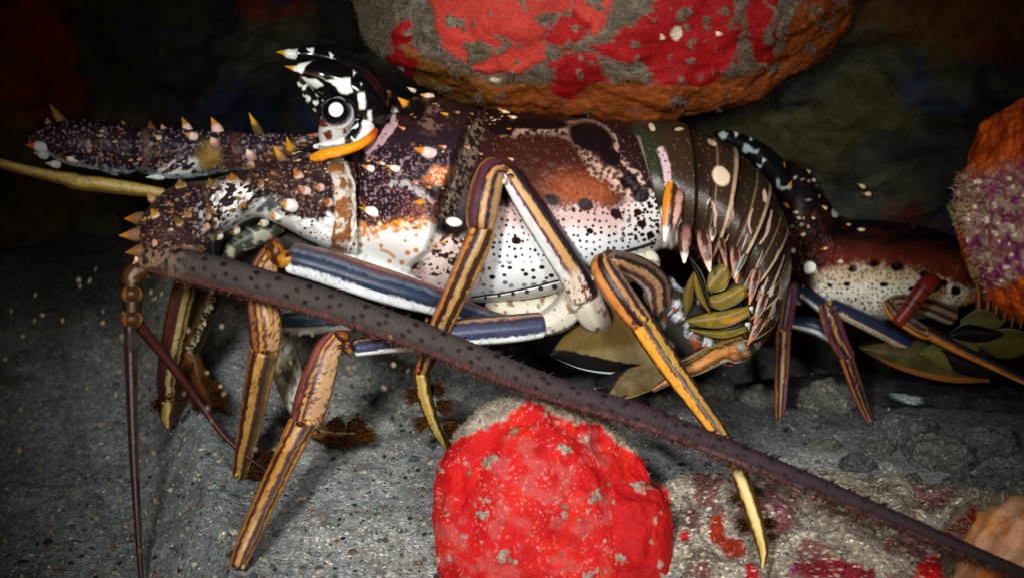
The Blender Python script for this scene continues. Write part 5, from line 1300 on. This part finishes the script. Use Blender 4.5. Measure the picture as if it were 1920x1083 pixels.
for q in range(6):
    x = 1832 + q * 17
    tube(g, [(x, 530, 22.0, 12), (x + 4, 570, 21.9, 14), (x - 4, 615, 21.8, 3)], stripes([(-9, '#3a2414'), (-.2, '#a85a1c'), (.3, '#5a3418')], .15, 51 + q))
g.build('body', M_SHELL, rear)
g = Geo()
rp = [([(1345, 250), (1356, 247), (1366, 250), (1360, 258), (1352, 262)], '#8a9490'), ([(1375, 248), (1386, 250), (1380, 257)], '#c8d4d0'), ([(1396, 270), (1404, 270), (1412, 280), (1424, 281), (1420, 289), (1406, 284), (1398, 288), (1392, 284)], '#84959a'), ([(1405, 257), (1412, 260), (1408, 263)], '#c8d4c0'), ([(1430, 296), (1436, 300), (1430, 306)], '#c8d4d0'), ([(1420, 308), (1428, 310), (1424, 316)], '#b8c8c8'), ([(1456, 334), (1463, 338), (1464, 348), (1474, 352), (1486, 346), (1484, 354), (1466, 358), (1458, 350)], '#8c9a9c')]
tube(g, [(1480, 400, 22.3, 60), (1468, 352, 22.1, 62), (1432, 302, 21.9, 52), (1390, 272, 21.8, 40), (1352, 256, 21.7, 26), (1338, 250, 21.7, 6)], horn_paint(rp), 140, 70)
for x, y, dx, dy in ((1470, 318, 0, -1), (1478, 350, .6, -1), (1474, 384, .6, .6)):
    spine(g, x, y, 21.75, dx, dy, 16, 4, .2, '#c87818', '#d8901c', .4)
g.build('horn', M_SHELL, rear)
RM = [(-9, '#a8b0ac'), (-.45, '#202c44'), (.5, '#1a1e2c'), (.85, '#4a3a34')]
def foot(x, y): return (x, y, G(x, y) + .05, 12)
leg([([(1500, 560, 22.2, 30), (1484, 540, 21.9, 34)], stripes(RM, .05, 60)),
     ([(1482, 536, 21.7, 24), (1478, 560, 21.7, 36), (1472, 600, 21.7, 36), (1468, 618, 21.7, 32)], stripes([(-9, '#6a3a4a'), (-.4, '#4a2438'), (.1, BLK), (.4, '#8a6a30'), (.6, '#4a2838')], .06, 61)),
     ([(1469, 622, 21.7, 34), (1466, 700, 21.65, 30), (1463, 770, 21.6, 22), foot(1462, 800)], stripes([(-9, '#7a4a50'), (-.55, DPU), (-.2, '#a8782c'), (.1, '#2a1c28'), (.6, '#a86a24')], .06, 62))],
    ((1466, 620, 21.5, 8, '#b8883a'), (1480, 534, 21.55, 8, '#8a5a2c')), parent=rear, slim=.86, hair=([(1466, 795, G(1466, 795), .6, .5), (1475, 805, G(1475, 805), .8, .5)], 160, 22, ['#1c1410', '#2a1c12'], 1.3, 31), nr=30)
leg([([(1478, 536, 22.3, 30), (1510, 550, 22, 34), (1546, 578, 21.6, 32), (1552, 582, 21.5, 28)], stripes([(-9, '#1a1e2c'), (-.2, '#202c44'), (.3, '#b0b4ac'), (.7, '#6a6a64')], .05, 63)),
     ([(1548, 572, 21.4, 28), (1556, 595, 21.4, 40), (1574, 640, 21.4, 40), (1590, 668, 21.4, 32)], stripes([(-9, '#5a2c44'), (-.5, '#2a1824'), (-.2, '#9a7030'), (0, BLK), (.4, '#5c3040'), (.75, '#b07028')], .06, 64)),
     ([(1588, 672, 21.4, 32), (1606, 725, 21.5, 28), (1624, 772, 21.55, 20), foot(1638, 800)], stripes([(-9, '#5a3a2c'), (-.6, '#1c1820'), (-.2, '#8a6a34'), (0, '#1c1820'), (.5, '#b0602a')], .06, 65))],
    ((1556, 570, 21.25, 11, '#a8742c'), (1586, 670, 21.25, 8, '#b8883a'), (1560, 582, 21.2, 8, '#8a4a20')), parent=rear, slim=.86, hair=([(1640, 798, G(1640, 798), 1, .1), (1660, 800, G(1660, 800), 1, .1), (1672, 804, G(1672, 804), 1, .2)], 420, 20, ['#14100c', '#1e1610'], 1.5, 32), nr=30)
leg([([(1700, 644, 22, 34), (1640, 612, 21.8, 38), (1560, 574, 21.6, 34)], stripes([(-9, '#9a8a74'), (-.55, '#b8a890'), (-.25, '#1e2a44'), (.6, '#161a28')], .05, 66)),
     ([(1486, 604, 22.2, 30), (1530, 612, 22.0, 40), (1560, 630, 22.0, 36)], stripes([(-9, '#1a1e2c'), (-.2, '#203048'), (.3, '#b8bcb4'), (.7, '#6a6a64')], .05, 67))], parent=rear, nr=30, slim=.86)
leg([([(1780, 590, 22.0, 44), (1740, 575, 21.7, 42), (1690, 566, 21.5, 34), (1664, 572, 21.4, 26)], stripes([(-9, '#a09078'), (-.5, '#3a2c2c'), (-.1, '#8a7458'), (.3, '#3a2a26'), (.7, '#6a5640')], .08, 68)),
     ([(1664, 566, 21.3, 22), (1680, 588, 21.2, 34), (1720, 616, 21.1, 32), (1740, 626, 21.1, 28)], stripes([(-9, '#6a5640'), (-.5, '#2a1e1e'), (0, '#8a6a40'), (.2, '#2a1e1a'), (.5, '#c0782c')], .06, 69)),
     ([(1738, 622, 21.1, 30), (1800, 655, 20.9, 26), (1860, 684, 20.7, 22), (1925, 716, 20.5, 16)], stripes([(-9, '#241c1c'), (-.2, '#4a3820'), (.2, '#b06a20'), (.8, '#5a3a18')], .06, 70))],
    ((1738, 624, 20.95, 8, '#b8883a'),), parent=rear, nr=30, slim=.86)
g = Geo()
blade(g, [(1610, 648), (1680, 640), (1760, 640), (1850, 660)], [(1614, 656), (1690, 694), (1780, 716), (1856, 716)], 22, 21.8, lambda u, t, X, Y: mix(mix(np.broadcast_to(lin('#332e12'), X.shape + (3,)), lin('#433c18'), ss(.4, .7, fbm2(X / 20, Y / 20, 420))), lin('#7c4a1c'), ss(.82, .9, t)), .1)
for q, (ra, rb, h1) in enumerate((([(1720, 660), (1760, 640), (1800, 634), (1840, 640)], [(1726, 666), (1770, 690), (1800, 690), (1836, 660)], '#6a6a30'), ([(1760, 652), (1790, 652), (1840, 670), (1880, 694)], [(1764, 660), (1790, 694), (1840, 708), (1876, 704)], '#0c0c0a'), ([(1800, 600), (1830, 580), (1860, 584), (1880, 600)], [(1800, 620), (1836, 626), (1866, 620), (1884, 606)], '#5c5c28'), ([(1830, 640), (1860, 620), (1900, 616), (1940, 630)], [(1834, 650), (1870, 670), (1910, 668), (1940, 645)], '#5a5420'), ([(1780, 624), (1810, 606), (1850, 612), (1880, 622)], [(1790, 634), (1820, 640), (1850, 640), (1880, 630)], '#0e0e0a'))):
    blade(g, ra, rb, 21.7 - q * .05, 21.6 - q * .05, lambda u, t, X, Y: mix(np.broadcast_to(lin(h1) * .6, X.shape + (3,)), lin('#7c8a7c'), ss(.06, .02, t) * .7), .08, 40, 30)
g.build('tail_fan', M_FIN, rear)
g = Geo()
tube(g, [(1778, 385, 21.6, 8), (1795, 420, 21.5, 14), (1810, 462, 21.4, 15), (1826, 520, 21.3, 12)], stripes([(-9, '#4a4a1c'), (0, '#6c6a34')], .1, 72), 60, 16)
g.build('antennule', M_LEG, rear)
# red banded rod lying across the rear lobster
g = Geo()
def rod_p(s, v, a, x, y, f):
    c = np.broadcast_to(lin('#641c14'), v.shape + (3,)).copy()
    c = mix(c, lin('#7c3418'), ss(.4, .9, v) * .7)
    c = mix(c, lin('#1c0a0a'), np.maximum.reduce([ss(3, 1.5, np.abs(a - q)) for q in (36, 50, 74)]) * .8)
    return c
tube(g, [(1684, 602, 20.95, 22), (1702, 580, 20.9, 26), (1720, 556, 20.85, 30), (1736, 536, 20.85, 34), (1746, 526, 20.9, 32)], rod_p, 80, 30)
ball(g, 1752, 532, 21.0, 15, lin('#2a1010'), 15, .15, 12)
tag(g.build('urchin_spine', M_LEG), 'short red rod with dark rings leaning across the dim rear lobster', 'spine')
